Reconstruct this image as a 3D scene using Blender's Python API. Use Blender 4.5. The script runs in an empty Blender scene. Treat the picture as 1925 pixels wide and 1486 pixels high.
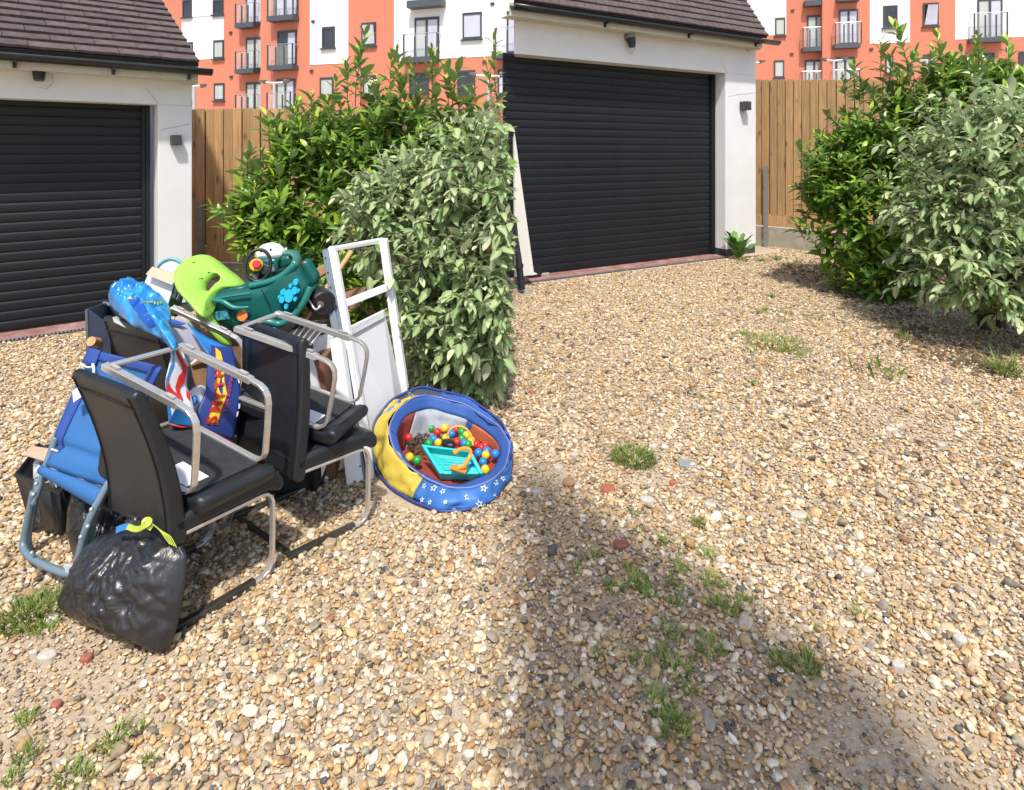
import bpy, bmesh, math, random
from mathutils import Vector, Matrix, noise
import numpy as np
SC = bpy.context.scene
COL = SC.collection
R = math.radians
random.seed(7)

# ---------------------------------------------------------------- camera, sky, sun, exposure
F, CX, HY, H = 1150.0, 962.5, 285.0, 1.5          # focal length / principal point in photo pixels, eye height
cam_d = bpy.data.cameras.new('camera'); cam = bpy.data.objects.new('camera', cam_d); COL.objects.link(cam)
cam.location = (0, 0, H); cam.rotation_euler = (R(90), 0, 0)
cam_d.sensor_fit = 'HORIZONTAL'; cam_d.sensor_width = 36; cam_d.lens = F/1925*36
cam_d.shift_y = -(743-HY)/1925; cam_d.clip_start = .05; cam_d.clip_end = 400
SC.camera = cam
SUN_EL, SUN_AZ = 58, 181
wd = bpy.data.worlds.new('World'); SC.world = wd; wd.use_nodes = True
nt = wd.node_tree; bg = nt.nodes['Background']
sky = nt.nodes.new('ShaderNodeTexSky'); sky.sky_type = 'NISHITA'; sky.sun_disc = False
sky.sun_elevation = R(SUN_EL); sky.sun_rotation = R(SUN_AZ); sky.air_density = 1.0; sky.dust_density = 2.5; sky.ozone_density = 1
nt.links.new(sky.outputs[0], bg.inputs[0]); bg.inputs[1].default_value = .15
sl = bpy.data.lights.new('sun', 'SUN'); so = bpy.data.objects.new('sun', sl); COL.objects.link(so)
sl.energy = 3.4; sl.angle = R(2.4); sl.color = (1, .95, .87)
S = Vector((math.sin(R(SUN_AZ))*math.cos(R(SUN_EL)), math.cos(R(SUN_AZ))*math.cos(R(SUN_EL)), math.sin(R(SUN_EL))))
so.rotation_euler = S.to_track_quat('Z', 'Y').to_euler(); so.location = (0, -4, 12)
vs = SC.view_settings; vs.view_transform = 'Standard'; vs.look = 'None'; vs.exposure = 0.34; vs.gamma = 1; vs.use_curve_mapping = False

# ---------------------------------------------------------------- helpers
def V(*a): return Vector(a)
def P(px, py, Y): return Vector(((px-CX)/F*Y, Y, H-(py-HY)/F*Y))      # photo pixel at a given distance
def G(px, py, z=0.0): return P(px, py, F*(H-z)/(py-HY))               # photo pixel on the ground
class Plane:                                                          # a vertical plane through o along u
    def __init__(s, o, u):
        s.o = Vector(o); s.u = Vector((u[0], u[1], 0)).normalized(); s.n = Vector((s.u.y, -s.u.x, 0))
    def hit(s, px, py):
        d = Vector(((px-CX)/F, 1, -(py-HY)/F)); t = (s.o-Vector((0,0,H))).dot(s.n)/d.dot(s.n)
        return Vector((0,0,H))+d*t
    def uz(s, px, py):
        p = s.hit(px, py); return (p-s.o).dot(s.u), p.z
    def at(s, u, z, out=0): return s.o+s.u*u+s.n*out+Vector((0,0,z-s.o.z))
    def off(s, d): return Plane(s.o+s.n*d, s.u)
def plane3(a, b, c):
    n = (b-a).cross(c-a).normalized()
    def hit(px, py):
        d = Vector(((px-CX)/F, 1, -(py-HY)/F)); o = Vector((0,0,H)); return o+d*((a-o).dot(n)/d.dot(n))
    return hit, n

LOC = {}
def tag(o, label=None, cat=None, group=None, kind=None):
    if label: o['label'] = label
    if cat: o['category'] = cat
    if group: o['group'] = group
    if kind: o['kind'] = kind
    return o
def thing(name, label, cat, loc=(0,0,0), group=None):
    o = bpy.data.objects.new(name, None); COL.objects.link(o); o.location = loc; o.empty_display_size = .1
    LOC[o.name] = Vector(loc); return tag(o, label, cat, group)
def link(name, me, parent=None, loc=None):
    o = bpy.data.objects.new(name, me); COL.objects.link(o)
    if parent is not None: o.parent = parent
    if loc is not None: o.location = loc
    LOC[o.name] = (LOC[parent.name] if parent is not None else Vector()) + Vector(o.location)
    return o

class MB:
    def __init__(s): s.v = []; s.f = []; s.m = []; s.mi = 0
    def add(s, vs, fs):
        k = len(s.v); s.v += [Vector(p) for p in vs]
        for f in fs: s.f.append([i+k for i in f]); s.m.append(s.mi)
        return s
    def box8(s, p):
        return s.add(p, [(3,2,1,0),(4,5,6,7),(0,1,5,4),(1,2,6,5),(2,3,7,6),(3,0,4,7)])
    def obox(s, c, a, b, d):          # centre and three half-axis vectors
        c, a, b, d = map(Vector, (c,a,b,d))
        return s.box8([c-a-b-d, c+a-b-d, c+a+b-d, c-a+b-d, c-a-b+d, c+a-b+d, c+a+b+d, c-a+b+d])
    def box(s, x0, x1, y0, y1, z0, z1):
        return s.box8([(x0,y0,z0),(x1,y0,z0),(x1,y1,z0),(x0,y1,z0),(x0,y0,z1),(x1,y0,z1),(x1,y1,z1),(x0,y1,z1)])
    def sbox(s, pl, u0, u1, z0, z1, d0, d1, sk):   # as pbox, but the u0 end is cut on the skew
        A = pl.at
        return s.box8([A(u0,z0,d1),A(u1,z0,d1),A(u1,z0,d0),A(u0+sk,z0,d0),A(u0,z1,d1),A(u1,z1,d1),A(u1,z1,d0),A(u0+sk,z1,d0)])
    def pbox(s, pl, u0, u1, z0, z1, d0, d1):   # a box standing in a vertical plane, d = outwards
        A = pl.at
        return s.box8([A(u0,z0,d1),A(u1,z0,d1),A(u1,z0,d0),A(u0,z0,d0),A(u0,z1,d1),A(u1,z1,d1),A(u1,z1,d0),A(u0,z1,d0)])
    def slab(s, pts, t):              # polygon extruded by vector t
        n = len(pts); t = Vector(t); a = [Vector(p) for p in pts]
        return s.add(a+[p+t for p in a], [tuple(range(n))[::-1], tuple(range(n,2*n))]+[(i,(i+1)%n,n+(i+1)%n,n+i) for i in range(n)])
    def sweep(s, pts, sect, up=None, closed=False, cap=True):   # sect(i)-> list of (a,b) offsets
        pts = [Vector(p) for p in pts]; n = len(pts); rings = []; pu = None
        for i, p in enumerate(pts):
            a = pts[(i-1) % n] if (i or closed) else p; b = pts[(i+1) % n] if (i < n-1 or closed) else p
            t = (b-a).normalized()
            if up is not None: ref = Vector(up)
            elif pu is not None: ref = pu
            else: ref = Vector((0,0,1)) if abs(t.z) < .9 else Vector((1,0,0))
            sd = t.cross(ref)
            if sd.length < 1e-6: sd = t.cross(Vector((.3,.5,.8)))
            sd.normalize(); u = sd.cross(t).normalized(); pu = u
            rings.append([p+sd*x+u*y for x, y in sect(i)])
        m = len(rings[0]); vs = [q for r in rings for q in r]; fs = []
        for i in range(n if closed else n-1):
            j = (i+1) % n
            for k in range(m): fs.append((i*m+k, i*m+(k+1) % m, j*m+(k+1) % m, j*m+k))
        if cap and not closed: fs += [tuple(range(m))[::-1], tuple((n-1)*m+k for k in range(m))]
        return s.add(vs, fs)
    def tube(s, pts, r, n=8, rs=None, closed=False):
        L = len(pts)-1; g = (lambda i: float(np.interp(i/L*(len(rs)-1), range(len(rs)), rs))) if rs else (lambda i: r)
        return s.sweep(pts, lambda i: [(g(i)*math.cos(2*math.pi*k/n), g(i)*math.sin(2*math.pi*k/n)) for k in range(n)], None, closed)
    def bar(s, pts, w, h, up=None, closed=False):
        return s.sweep(pts, lambda i: [(-w/2,-h/2),(w/2,-h/2),(w/2,h/2),(-w/2,h/2)], up, closed)
    def grid(s, fn, nu, nv, cu=False):
        vs = [fn(i/(nu if cu else nu-1), j/(nv-1)) for i in range(nu) for j in range(nv)]; fs = []
        for i in range(nu if cu else nu-1):
            for j in range(nv-1):
                k = (i+1) % nu; fs.append((i*nv+j, k*nv+j, k*nv+j+1, i*nv+j+1))
        return s.add(vs, fs)
    def ball(s, c, r, nu=14, nv=9, ax=None):
        c = Vector(c); r = (r, r, r) if not hasattr(r, '__len__') else r
        def fn(u, v):
            a = 2*math.pi*u; b = math.pi*(v*.998+.001)
            d = Vector((r[0]*math.sin(b)*math.cos(a), r[1]*math.sin(b)*math.sin(a), r[2]*math.cos(b)))
            return c+(ax @ d if ax else d)
        return s.grid(fn, nu, nv, True)
    def disc(s, c, n, r, t, k=16):
        n = Vector(n).normalized(); a = n.orthogonal().normalized(); b = n.cross(a); c = Vector(c)
        return s.slab([c+(a*math.cos(2*math.pi*i/k)+b*math.sin(2*math.pi*i/k))*r for i in range(k)], n*t)
    def build(s, name, mat, parent=None, smooth=None, bevel=0, solid=0, sub=0, weld=False):
        off = LOC[parent.name] if parent is not None else Vector()
        me = bpy.data.meshes.new(name); me.from_pydata([tuple(p-off) for p in s.v], [], s.f)
        for m in (mat if isinstance(mat, (list, tuple)) else [mat]): me.materials.append(m)
        if isinstance(mat, (list, tuple)): me.polygons.foreach_set('material_index', s.m)
        bm = bmesh.new(); bm.from_mesh(me)
        if weld: bmesh.ops.remove_doubles(bm, verts=bm.verts, dist=1e-5)
        bmesh.ops.recalc_face_normals(bm, faces=bm.faces); bm.to_mesh(me); bm.free()
        if smooth:
            me.polygons.foreach_set('use_smooth', [True]*len(me.polygons))
            if smooth is not True: me.set_sharp_from_angle(angle=R(smooth))
        o = link(name, me, parent)
        if solid: md = o.modifiers.new('solid', 'SOLIDIFY'); md.thickness = solid; md.offset = 0
        if bevel: md = o.modifiers.new('bevel', 'BEVEL'); md.width = bevel; md.segments = 2; md.limit_method = 'ANGLE'; md.angle_limit = R(40)
        if sub: md = o.modifiers.new('sub', 'SUBSURF'); md.levels = sub; md.render_levels = sub
        return o

def fb(p, sc=1, oct_=4, seed=0): return noise.fractal(Vector(p)*sc+Vector((seed*13.1, seed*7.7, seed*3.3)), 1.0, 2.0, oct_)
def resample(pts, n, closed=True):
    pts = [Vector(p) for p in pts]; q = pts+[pts[0]] if closed else pts
    L = [0]
    for a, b in zip(q, q[1:]): L.append(L[-1]+(b-a).length)
    out = []; j = 0
    for i in range(n):
        t = L[-1]*i/(n if closed else n-1)
        while j < len(L)-2 and L[j+1] < t: j += 1
        f = (t-L[j])/max(1e-9, L[j+1]-L[j]); out.append(q[j].lerp(q[j+1], min(1, f)))
    return out
def smoothloop(pts, it=2, k=.5):
    for _ in range(it):
        n = len(pts); pts = [pts[i]*(1-k)+(pts[i-1]+pts[(i+1) % n])*.5*k for i in range(n)]
    return pts
def chaikin(pts, it=2):           # open polyline rounding, ends kept
    pts = [Vector(p) for p in pts]
    for _ in range(it):
        o = [pts[0]]
        for a, b in zip(pts, pts[1:]): o += [a.lerp(b, .25), a.lerp(b, .75)]
        pts = o+[pts[-1]]
    return pts
def inflate(mb, outline, centre, nrm, T, rings=10, n=56, wr=0, wsc=10, seed=0, power=.5, back=1.0, rad=0):
    """pillow: closed outline puffed to both sides of its plane; wr = wrinkle depth"""
    o = smoothloop(resample(outline, n), 1, .3); c = Vector(centre); nrm = Vector(nrm).normalized(); vs = []; fs = []
    for side in (1, -1):
        k0 = len(vs)
        for r in range(rings+1):
            s_ = 1-r/rings*.97; h = T*(1-s_**2.6)**power*(1 if side > 0 else back)
            for i, p in enumerate(o):
                q = c.lerp(p, s_)
                w = 0
                if wr:
                    w = wr*(noise.ridged_multi_fractal(q*wsc+Vector((seed,0,0)), 1, 2, 3, 1, 2)-1.1)*(.25+.75*(1-s_**3))
                    if rad: w += rad*math.sin(i*2*math.pi/n*17+3*fb(q, 9, 2, seed))*(s_**2)*(1-s_**8)
                vs.append(q+nrm*side*(h+w))
        for r in range(rings):
            for i in range(n):
                j = (i+1) % n; a = k0+r*n
                fs.append((a+i, a+j, a+n+j, a+n+i))
        fs.append(tuple(k0+rings*n+i for i in range(n)))
    return mb.add(vs, fs)

LANDMARKS = [('the tied bin bag',235,1150),('the bright clump by the bin bag',66,1150),('the bottom left corner',20,1450),('the front chair runner',420,1150),('the lone grass clump',1190,860),('the slate piece',1292,873),
 ('the red brick fragment',1167,1032),('the spreading grass patch',1455,645),('the broad leaved weed',1556,545),('the tall grass tuft',1888,700),('the sow thistle',1388,470),('the bush shade',1760,660),('the play tent',830,860),('the dusty patch',1690,1350),('the edge of the shade',1400,1150),('the faded grass patch',1645,700)]
USED = {}
def where(what, x, y, marks=None):
    order = sorted(marks or LANDMARKS, key=lambda m: (m[1]-x)**2+((m[2]-y)*1.3)**2)
    for n, m in enumerate(order[:8]):
        dx, dy = x-m[1], y-m[2]; d = ('right of' if dx > 0 else 'left of') if abs(dx) > abs(dy) else ('in front of' if dy > 0 else 'behind')
        far = math.hypot(dx, dy); 
        for q in (('just ' if far < 70 else 'well ' if far > 190 else ''), 'close ' if far < 120 else 'farther '):
            s = f'{what} {q}{d} {m[0]}'
            if s not in USED: USED[s] = 1; return s
    return s
# ---------------------------------------------------------------- materials
MAT = {}
def mat(name, col, rough=.6, metal=0, var=.12, scale=6, bump=0, bscale=60, spec=.5, rand=0, coat=0, col2=None, stretch=None, trans=0, alpha=1):
    if name in MAT: return MAT[name]
    m = bpy.data.materials.new(name); m.use_nodes = True; t = m.node_tree; N = t.nodes; Lk = t.links.new
    b = N['Principled BSDF']; b.inputs['Roughness'].default_value = rough; b.inputs['Metallic'].default_value = metal
    b.inputs['Specular IOR Level'].default_value = spec
    if coat: b.inputs['Coat Weight'].default_value = coat
    if trans: b.inputs['Transmission Weight'].default_value = trans
    tc = N.new('ShaderNodeTexCoord'); mp = N.new('ShaderNodeMapping'); Lk(tc.outputs['Object'], mp.inputs[0])
    if stretch: mp.inputs['Scale'].default_value = stretch
    nz = N.new('ShaderNodeTexNoise'); nz.inputs['Scale'].default_value = scale; nz.inputs['Detail'].default_value = 6; nz.inputs['Roughness'].default_value = .62
    Lk(mp.outputs[0], nz.inputs['Vector'])
    rp = N.new('ShaderNodeValToRGB'); c = Vector(col); a = c*(1-var); z = Vector(col2) if col2 else c*(1+var)
    rp.color_ramp.elements[0].position = .3; rp.color_ramp.elements[1].position = .7
    rp.color_ramp.elements[0].color = (*a, 1); rp.color_ramp.elements[1].color = (*[min(1, x) for x in z], 1)
    Lk(nz.outputs[0], rp.inputs[0]); out = rp.outputs[0]
    if rand:
        oi = N.new('ShaderNodeObjectInfo'); mr = N.new('ShaderNodeMapRange'); mr.inputs['To Min'].default_value = 1-rand; mr.inputs['To Max'].default_value = 1+rand
        Lk(oi.outputs['Random'], mr.inputs[0]); hs = N.new('ShaderNodeHueSaturation'); Lk(mr.outputs[0], hs.inputs['Value']); Lk(out, hs.inputs['Color']); out = hs.outputs[0]
    Lk(out, b.inputs['Base Color'])
    if bump:
        n2 = N.new('ShaderNodeTexNoise'); n2.inputs['Scale'].default_value = bscale; n2.inputs['Detail'].default_value = 5; Lk(mp.outputs[0], n2.inputs['Vector'])
        bp = N.new('ShaderNodeBump'); bp.inputs['Strength'].default_value = bump; bp.inputs['Distance'].default_value = .01
        Lk(n2.outputs[0], bp.inputs['Height']); Lk(bp.outputs[0], b.inputs['Normal'])
    MAT[name] = m; return m
def sub(m, **kw):
    return m
white_wall = mat('white_render', (.74,.75,.76), .85, var=.06, scale=1.6, bump=.25, bscale=220)
cream = mat('cream_fascia', (.56,.54,.46), .6, var=.08, scale=9)
anthracite = mat('anthracite_slat', (.012,.0145,.018), .45, var=.1, scale=3, spec=.3)
black_pl = mat('black_plastic', (.014,.014,.016), .38, var=.2, scale=12)
gutter_m = mat('gutter_black', (.018,.022,.028), .3, var=.25, scale=5)
tile_m = mat('roof_tile', (.085,.062,.058), .85, var=.3, scale=14, bump=.5, bscale=120, rand=.16, col2=(.13,.10,.095))
dark_m = mat('dark_void', (.01,.01,.01), .9)
wood_fence = mat('fence_wood', (.45,.275,.125), .8, var=.28, scale=5, bump=.5, bscale=30, rand=.15, stretch=(9,9,.55))
def knots(m):
    t = m.node_tree; N = t.nodes; Lk = t.links.new; b = N['Principled BSDF']; src = b.inputs['Base Color'].links[0].from_socket
    tc = N.new('ShaderNodeTexCoord'); mp = N.new('ShaderNodeMapping'); mp.inputs['Scale'].default_value = (7,7,3.2); oi = N.new('ShaderNodeObjectInfo'); ad = N.new('ShaderNodeVectorMath')
    Lk(tc.outputs['Object'], mp.inputs[0]); Lk(mp.outputs[0], ad.inputs[0]); Lk(oi.outputs['Random'], ad.inputs[1])
    vo = N.new('ShaderNodeTexVoronoi'); vo.inputs['Scale'].default_value = 1; Lk(ad.outputs[0], vo.inputs['Vector'])
    mr = N.new('ShaderNodeMapRange'); mr.inputs['From Min'].default_value = .06; mr.inputs['From Max'].default_value = .2; mr.inputs['To Min'].default_value = .42; mr.inputs['To Max'].default_value = 1; Lk(vo.outputs['Distance'], mr.inputs[0])
    mx = N.new('ShaderNodeMix'); mx.data_type = 'RGBA'; mx.blend_type = 'MULTIPLY'; mx.inputs['Factor'].default_value = 1; Lk(src, mx.inputs['A']); Lk(mr.outputs[0], mx.inputs['B']); Lk(mx.outputs['Result'], b.inputs['Base Color'])
knots(wood_fence)
conc = mat('concrete', (.33,.31,.25), .9, var=.22, scale=9, bump=.4, bscale=90)
galv = mat('galvanised', (.26,.26,.26), .6, metal=.3, var=.2, scale=20)
red_conc = mat('red_painted_concrete', (.29,.10,.085), .8, var=.25, scale=6, col2=(.42,.27,.25), bump=.3, bscale=80)
orange_r = mat('orange_render', (.60,.215,.135), .9, var=.04, scale=.4)
white_r = mat('pale_render', (.78,.80,.83), .9, var=.02, scale=.4)
grey_fr = mat('grey_window_frame', (.05,.055,.065), .5, var=.08)
glass_d = mat('dark_glass', (.03,.035,.04), .08, var=.3, scale=.8, spec=.8)
glass_c = mat('curtained_glass', (.46,.50,.48), .15, var=.14, scale=1.5, spec=.6, stretch=(6,6,.4))
glass_b = mat('sky_glass', (.52,.54,.64), .1, var=.12, scale=1.2, spec=.7)
steel = mat('rail_steel', (.55,.57,.6), .35, metal=.7, var=.08)
# ================================================================ SETTING
def ground():
    m = bpy.data.materials.new('sandy_ground'); m.use_nodes = True; t = m.node_tree; N = t.nodes; Lk = t.links.new
    b = N['Principled BSDF']; b.inputs['Roughness'].default_value = .95
    tc = N.new('ShaderNodeTexCoord')
    n1 = N.new('ShaderNodeTexNoise'); n1.inputs['Scale'].default_value = 70; n1.inputs['Detail'].default_value = 9; n1.inputs['Roughness'].default_value = .75
    n2 = N.new('ShaderNodeTexNoise'); n2.inputs['Scale'].default_value = 2.0; n2.inputs['Detail'].default_value = 4
    Lk(tc.outputs['Object'], n1.inputs[0]); Lk(tc.outputs['Object'], n2.inputs[0])
    r1 = N.new('ShaderNodeValToRGB'); e = r1.color_ramp.elements; e[0].position = .32; e[1].position = .7
    e[0].color = (.33,.26,.18,1); e[1].color = (.74,.63,.48,1)
    r2 = N.new('ShaderNodeValToRGB'); r2.color_ramp.elements[0].color = (.75,.72,.7,1); r2.color_ramp.elements[1].color = (1.1,1.05,1,1)
    Lk(n1.outputs[0], r1.inputs[0]); Lk(n2.outputs[0], r2.inputs[0])
    mx = N.new('ShaderNodeMix'); mx.data_type = 'RGBA'; mx.blend_type = 'MULTIPLY'; mx.inputs['Factor'].default_value = 1
    Lk(r1.outputs[0], mx.inputs['A']); Lk(r2.outputs[0], mx.inputs['B']); Lk(mx.outputs['Result'], b.inputs['Base Color'])
    bp = N.new('ShaderNodeBump'); bp.inputs['Strength'].default_value = .8; bp.inputs['Distance'].default_value = .006
    Lk(n1.outputs[0], bp.inputs['Height']); Lk(bp.outputs[0], b.inputs['Normal'])
    o = MB().add([(-150,-60,0),(150,-60,0),(150,250,0),(-150,250,0)], [(0,1,2,3)]).build('ground', m)
    tag(o, kind='structure')
ground()

def patch(x, y):                       # 0..1: where the gravel has worn thin over dusty sand
    v = fb((x, y, 0), .9, 3, 5)*.5
    for (px, py, r) in ((60,1230,.22),(130,1320,.2),(720,975,.2),(1700,1360,.22),(1640,1400,.2),(1230,890,.2),(1730,800,.3),(1030,900,.15),(1545,500,.6),(420,1150,.05)):
        g = G(px, py); v += .95*math.exp(-((x-g.x)**2+(y-g.y)**2)/(r*r))
    return max(0, min(1, v-.15))

def gravel():
    rng = np.random.default_rng(3); pts = []; sc = []; rot = []; col = []; idx = []
    pal = [((.64,.52,.35),5),((.56,.40,.215),4.6),((.72,.64,.52),4),((.47,.31,.15),2.2),((.42,.38,.32),2.6),((.25,.23,.21),1.3),((.11,.11,.11),.55),((.80,.76,.70),1.2),((.34,.19,.11),.5),((.34,.28,.19),1.6)]
    w = np.array([p[1] for p in pal]); w = w/w.sum(); pc = np.array([p[0] for p in pal])
    y = 1.22
    strips = [(1.22,2.0,7600),(2.0,3.0,6000),(3.0,4.5,4600),(4.5,6.5,3600),(6.5,9.7,3000)]
    for (a, b, dens) in strips:
        xm = .86*b+1.5
        n = int(dens*2*xm*(b-a)); X = rng.uniform(-xm, xm, n); Yv = rng.uniform(a, b, n)
        keep = (np.abs(X) < .86*Yv+.14) | ((np.abs(X) < .86*Yv+1.4) & (rng.random(n) < .6)); X = X[keep]; Yv = Yv[keep]
        for x, yy in zip(X, Yv):
            # garages and fences keep the stones out
            if x < 0 and (Vector((x,yy,0))-GL0).dot(GLn) < .30: continue
            if x > 0 and (Vector((x,yy,0))-GR0).dot(GRn) < .34 and x < 4.0: continue
            if ((x+.33)/.315)**2+((yy-2.86)/.325)**2 < 1: continue
            fine = rng.random() < .22
            p = patch(x, yy)
            if rng.random() < p*.4: continue
            s = float(np.clip(.0078*math.exp(rng.normal(0,.31)), .004, .0165)*(.88 if yy < 2.2 else .95)*(.55 if fine else 1))*(1-.35*p) * (1+.55*(rng.random() < .05))
            pts.append((x, yy, s*rng.uniform(-.10,.75)+.004)); sc.append((s*rng.uniform(.85,1.35), s*rng.uniform(.75,1.1), s*rng.uniform(.42,.75)))
            rot.append((rng.normal(0,.35), rng.normal(0,.35), rng.uniform(0,6.28)))
            c = pc[rng.choice(len(pal), p=w)]*rng.uniform(.75,1.16); g_ = c.mean(); c = (c*.92+g_*.08)*np.array((1.10,1.05,.94))
            col.append((*np.minimum(c, .9), 1)); idx.append(int(rng.integers(0,5)))
    n = len(pts); me = bpy.data.meshes.new('gravel'); me.vertices.add(n)
    me.vertices.foreach_set('co', np.array(pts, dtype=np.float32).ravel())
    for nm, ty, arr, ch in (('scl','FLOAT_VECTOR',sc,'vector'),('rot','FLOAT_VECTOR',rot,'vector'),('col','FLOAT_COLOR',col,'color'),('idx','INT',idx,'value')):
        at = me.attributes.new(nm, ty, 'POINT'); at.data.foreach_set(ch, np.array(arr, dtype=np.int32 if ty == 'INT' else np.float32).ravel())
    # shader
    m = bpy.data.materials.new('pebble'); m.use_nodes = True; t = m.node_tree; N = t.nodes; Lk = t.links.new
    b = N['Principled BSDF']; b.inputs['Roughness'].default_value = .62; b.inputs['Specular IOR Level'].default_value = .4
    a = N.new('ShaderNodeAttribute'); a.attribute_type = 'INSTANCER'; a.attribute_name = 'col'
    tc = N.new('ShaderNodeTexCoord'); nz = N.new('ShaderNodeTexNoise'); nz.inputs['Scale'].default_value = 1.6; nz.inputs['Detail'].default_value = 6; nz.inputs['Roughness'].default_value = .7
    oi = N.new('ShaderNodeObjectInfo'); ad = N.new('ShaderNodeVectorMath'); ad.operation = 'ADD'
    cb = N.new('ShaderNodeVectorMath'); cb.operation = 'SCALE'; cb.inputs['Scale'].default_value = 40; Lk(a.outputs['Vector'], cb.inputs[0])
    Lk(tc.outputs['Object'], ad.inputs[0]); Lk(cb.outputs[0], ad.inputs[1]); Lk(ad.outputs[0], nz.inputs[0])
    rp = N.new('ShaderNodeValToRGB'); rp.color_ramp.elements[0].position = .3; rp.color_ramp.elements[1].position = .72
    rp.color_ramp.elements[0].color = (.62,.56,.48,1); rp.color_ramp.elements[1].color = (1.15,1.15,1.18,1); Lk(nz.outputs[0], rp.inputs[0])
    mx = N.new('ShaderNodeMix'); mx.data_type = 'RGBA'; mx.blend_type = 'MULTIPLY'; mx.inputs['Factor'].default_value = 1
    Lk(a.outputs['Color'], mx.inputs['A']); Lk(rp.outputs[0], mx.inputs['B']); Lk(mx.outputs['Result'], b.inputs['Base Color'])
    me.materials.append(m)
    o = link('gravel', me); tag(o, kind='stuff')
    ng = bpy.data.node_groups.new('scatter', 'GeometryNodeTree')
    ng.interface.new_socket('Geometry', in_out='INPUT', socket_type='NodeSocketGeometry'); ng.interface.new_socket('Geometry', in_out='OUTPUT', socket_type='NodeSocketGeometry')
    N = ng.nodes; Lk = ng.links.new; gi = N.new('NodeGroupInput'); go = N.new('NodeGroupOutput')
    g2i = N.new('GeometryNodeGeometryToInstance')
    for k in range(5):
        ic = N.new('GeometryNodeMeshIcoSphere'); ic.inputs['Radius'].default_value = 1; ic.inputs['Subdivisions'].default_value = 2 if k < 5 else 3
        po = N.new('GeometryNodeInputPosition'); nz = N.new('ShaderNodeTexNoise'); nz.noise_dimensions = '4D'; nz.inputs['W'].default_value = k*3.7
        nz.inputs['Scale'].default_value = .75; nz.inputs['Detail'].default_value = 1
        Lk(po.outputs[0], nz.inputs['Vector'])
        sb = N.new('ShaderNodeVectorMath'); sb.operation = 'SUBTRACT'; sb.inputs[1].default_value = (.5,.5,.5); Lk(nz.outputs['Color'], sb.inputs[0])
        sm = N.new('ShaderNodeVectorMath'); sm.operation = 'SCALE'; sm.inputs['Scale'].default_value = 1.5; Lk(sb.outputs[0], sm.inputs[0])
        sp = N.new('GeometryNodeSetPosition'); Lk(ic.outputs[0], sp.inputs[0]); Lk(sm.outputs[0], sp.inputs['Offset'])
        ss = N.new('GeometryNodeSetShadeSmooth'); Lk(sp.outputs[0], ss.inputs[0])
        sm_ = N.new('GeometryNodeSetMaterial'); sm_.inputs['Material'].default_value = m; Lk(ss.outputs[0], sm_.inputs[0])
        Lk(sm_.outputs[0], g2i.inputs[0])
    ip = N.new('GeometryNodeInstanceOnPoints'); ip.inputs['Pick Instance'].default_value = True
    Lk(gi.outputs[0], ip.inputs['Points']); Lk(g2i.outputs[0], ip.inputs['Instance'])
    def na(nm, ty):
        x = N.new('GeometryNodeInputNamedAttribute'); x.data_type = ty; x.inputs['Name'].default_value = nm; return x.outputs[0]
    Lk(na('idx','INT'), ip.inputs['Instance Index']); Lk(na('rot','FLOAT_VECTOR'), ip.inputs['Rotation']); Lk(na('scl','FLOAT_VECTOR'), ip.inputs['Scale'])
    Lk(ip.outputs[0], go.inputs[0])
    md = o.modifiers.new('scatter', 'NODES'); md.node_group = ng
    print('pebbles', n)

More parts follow.
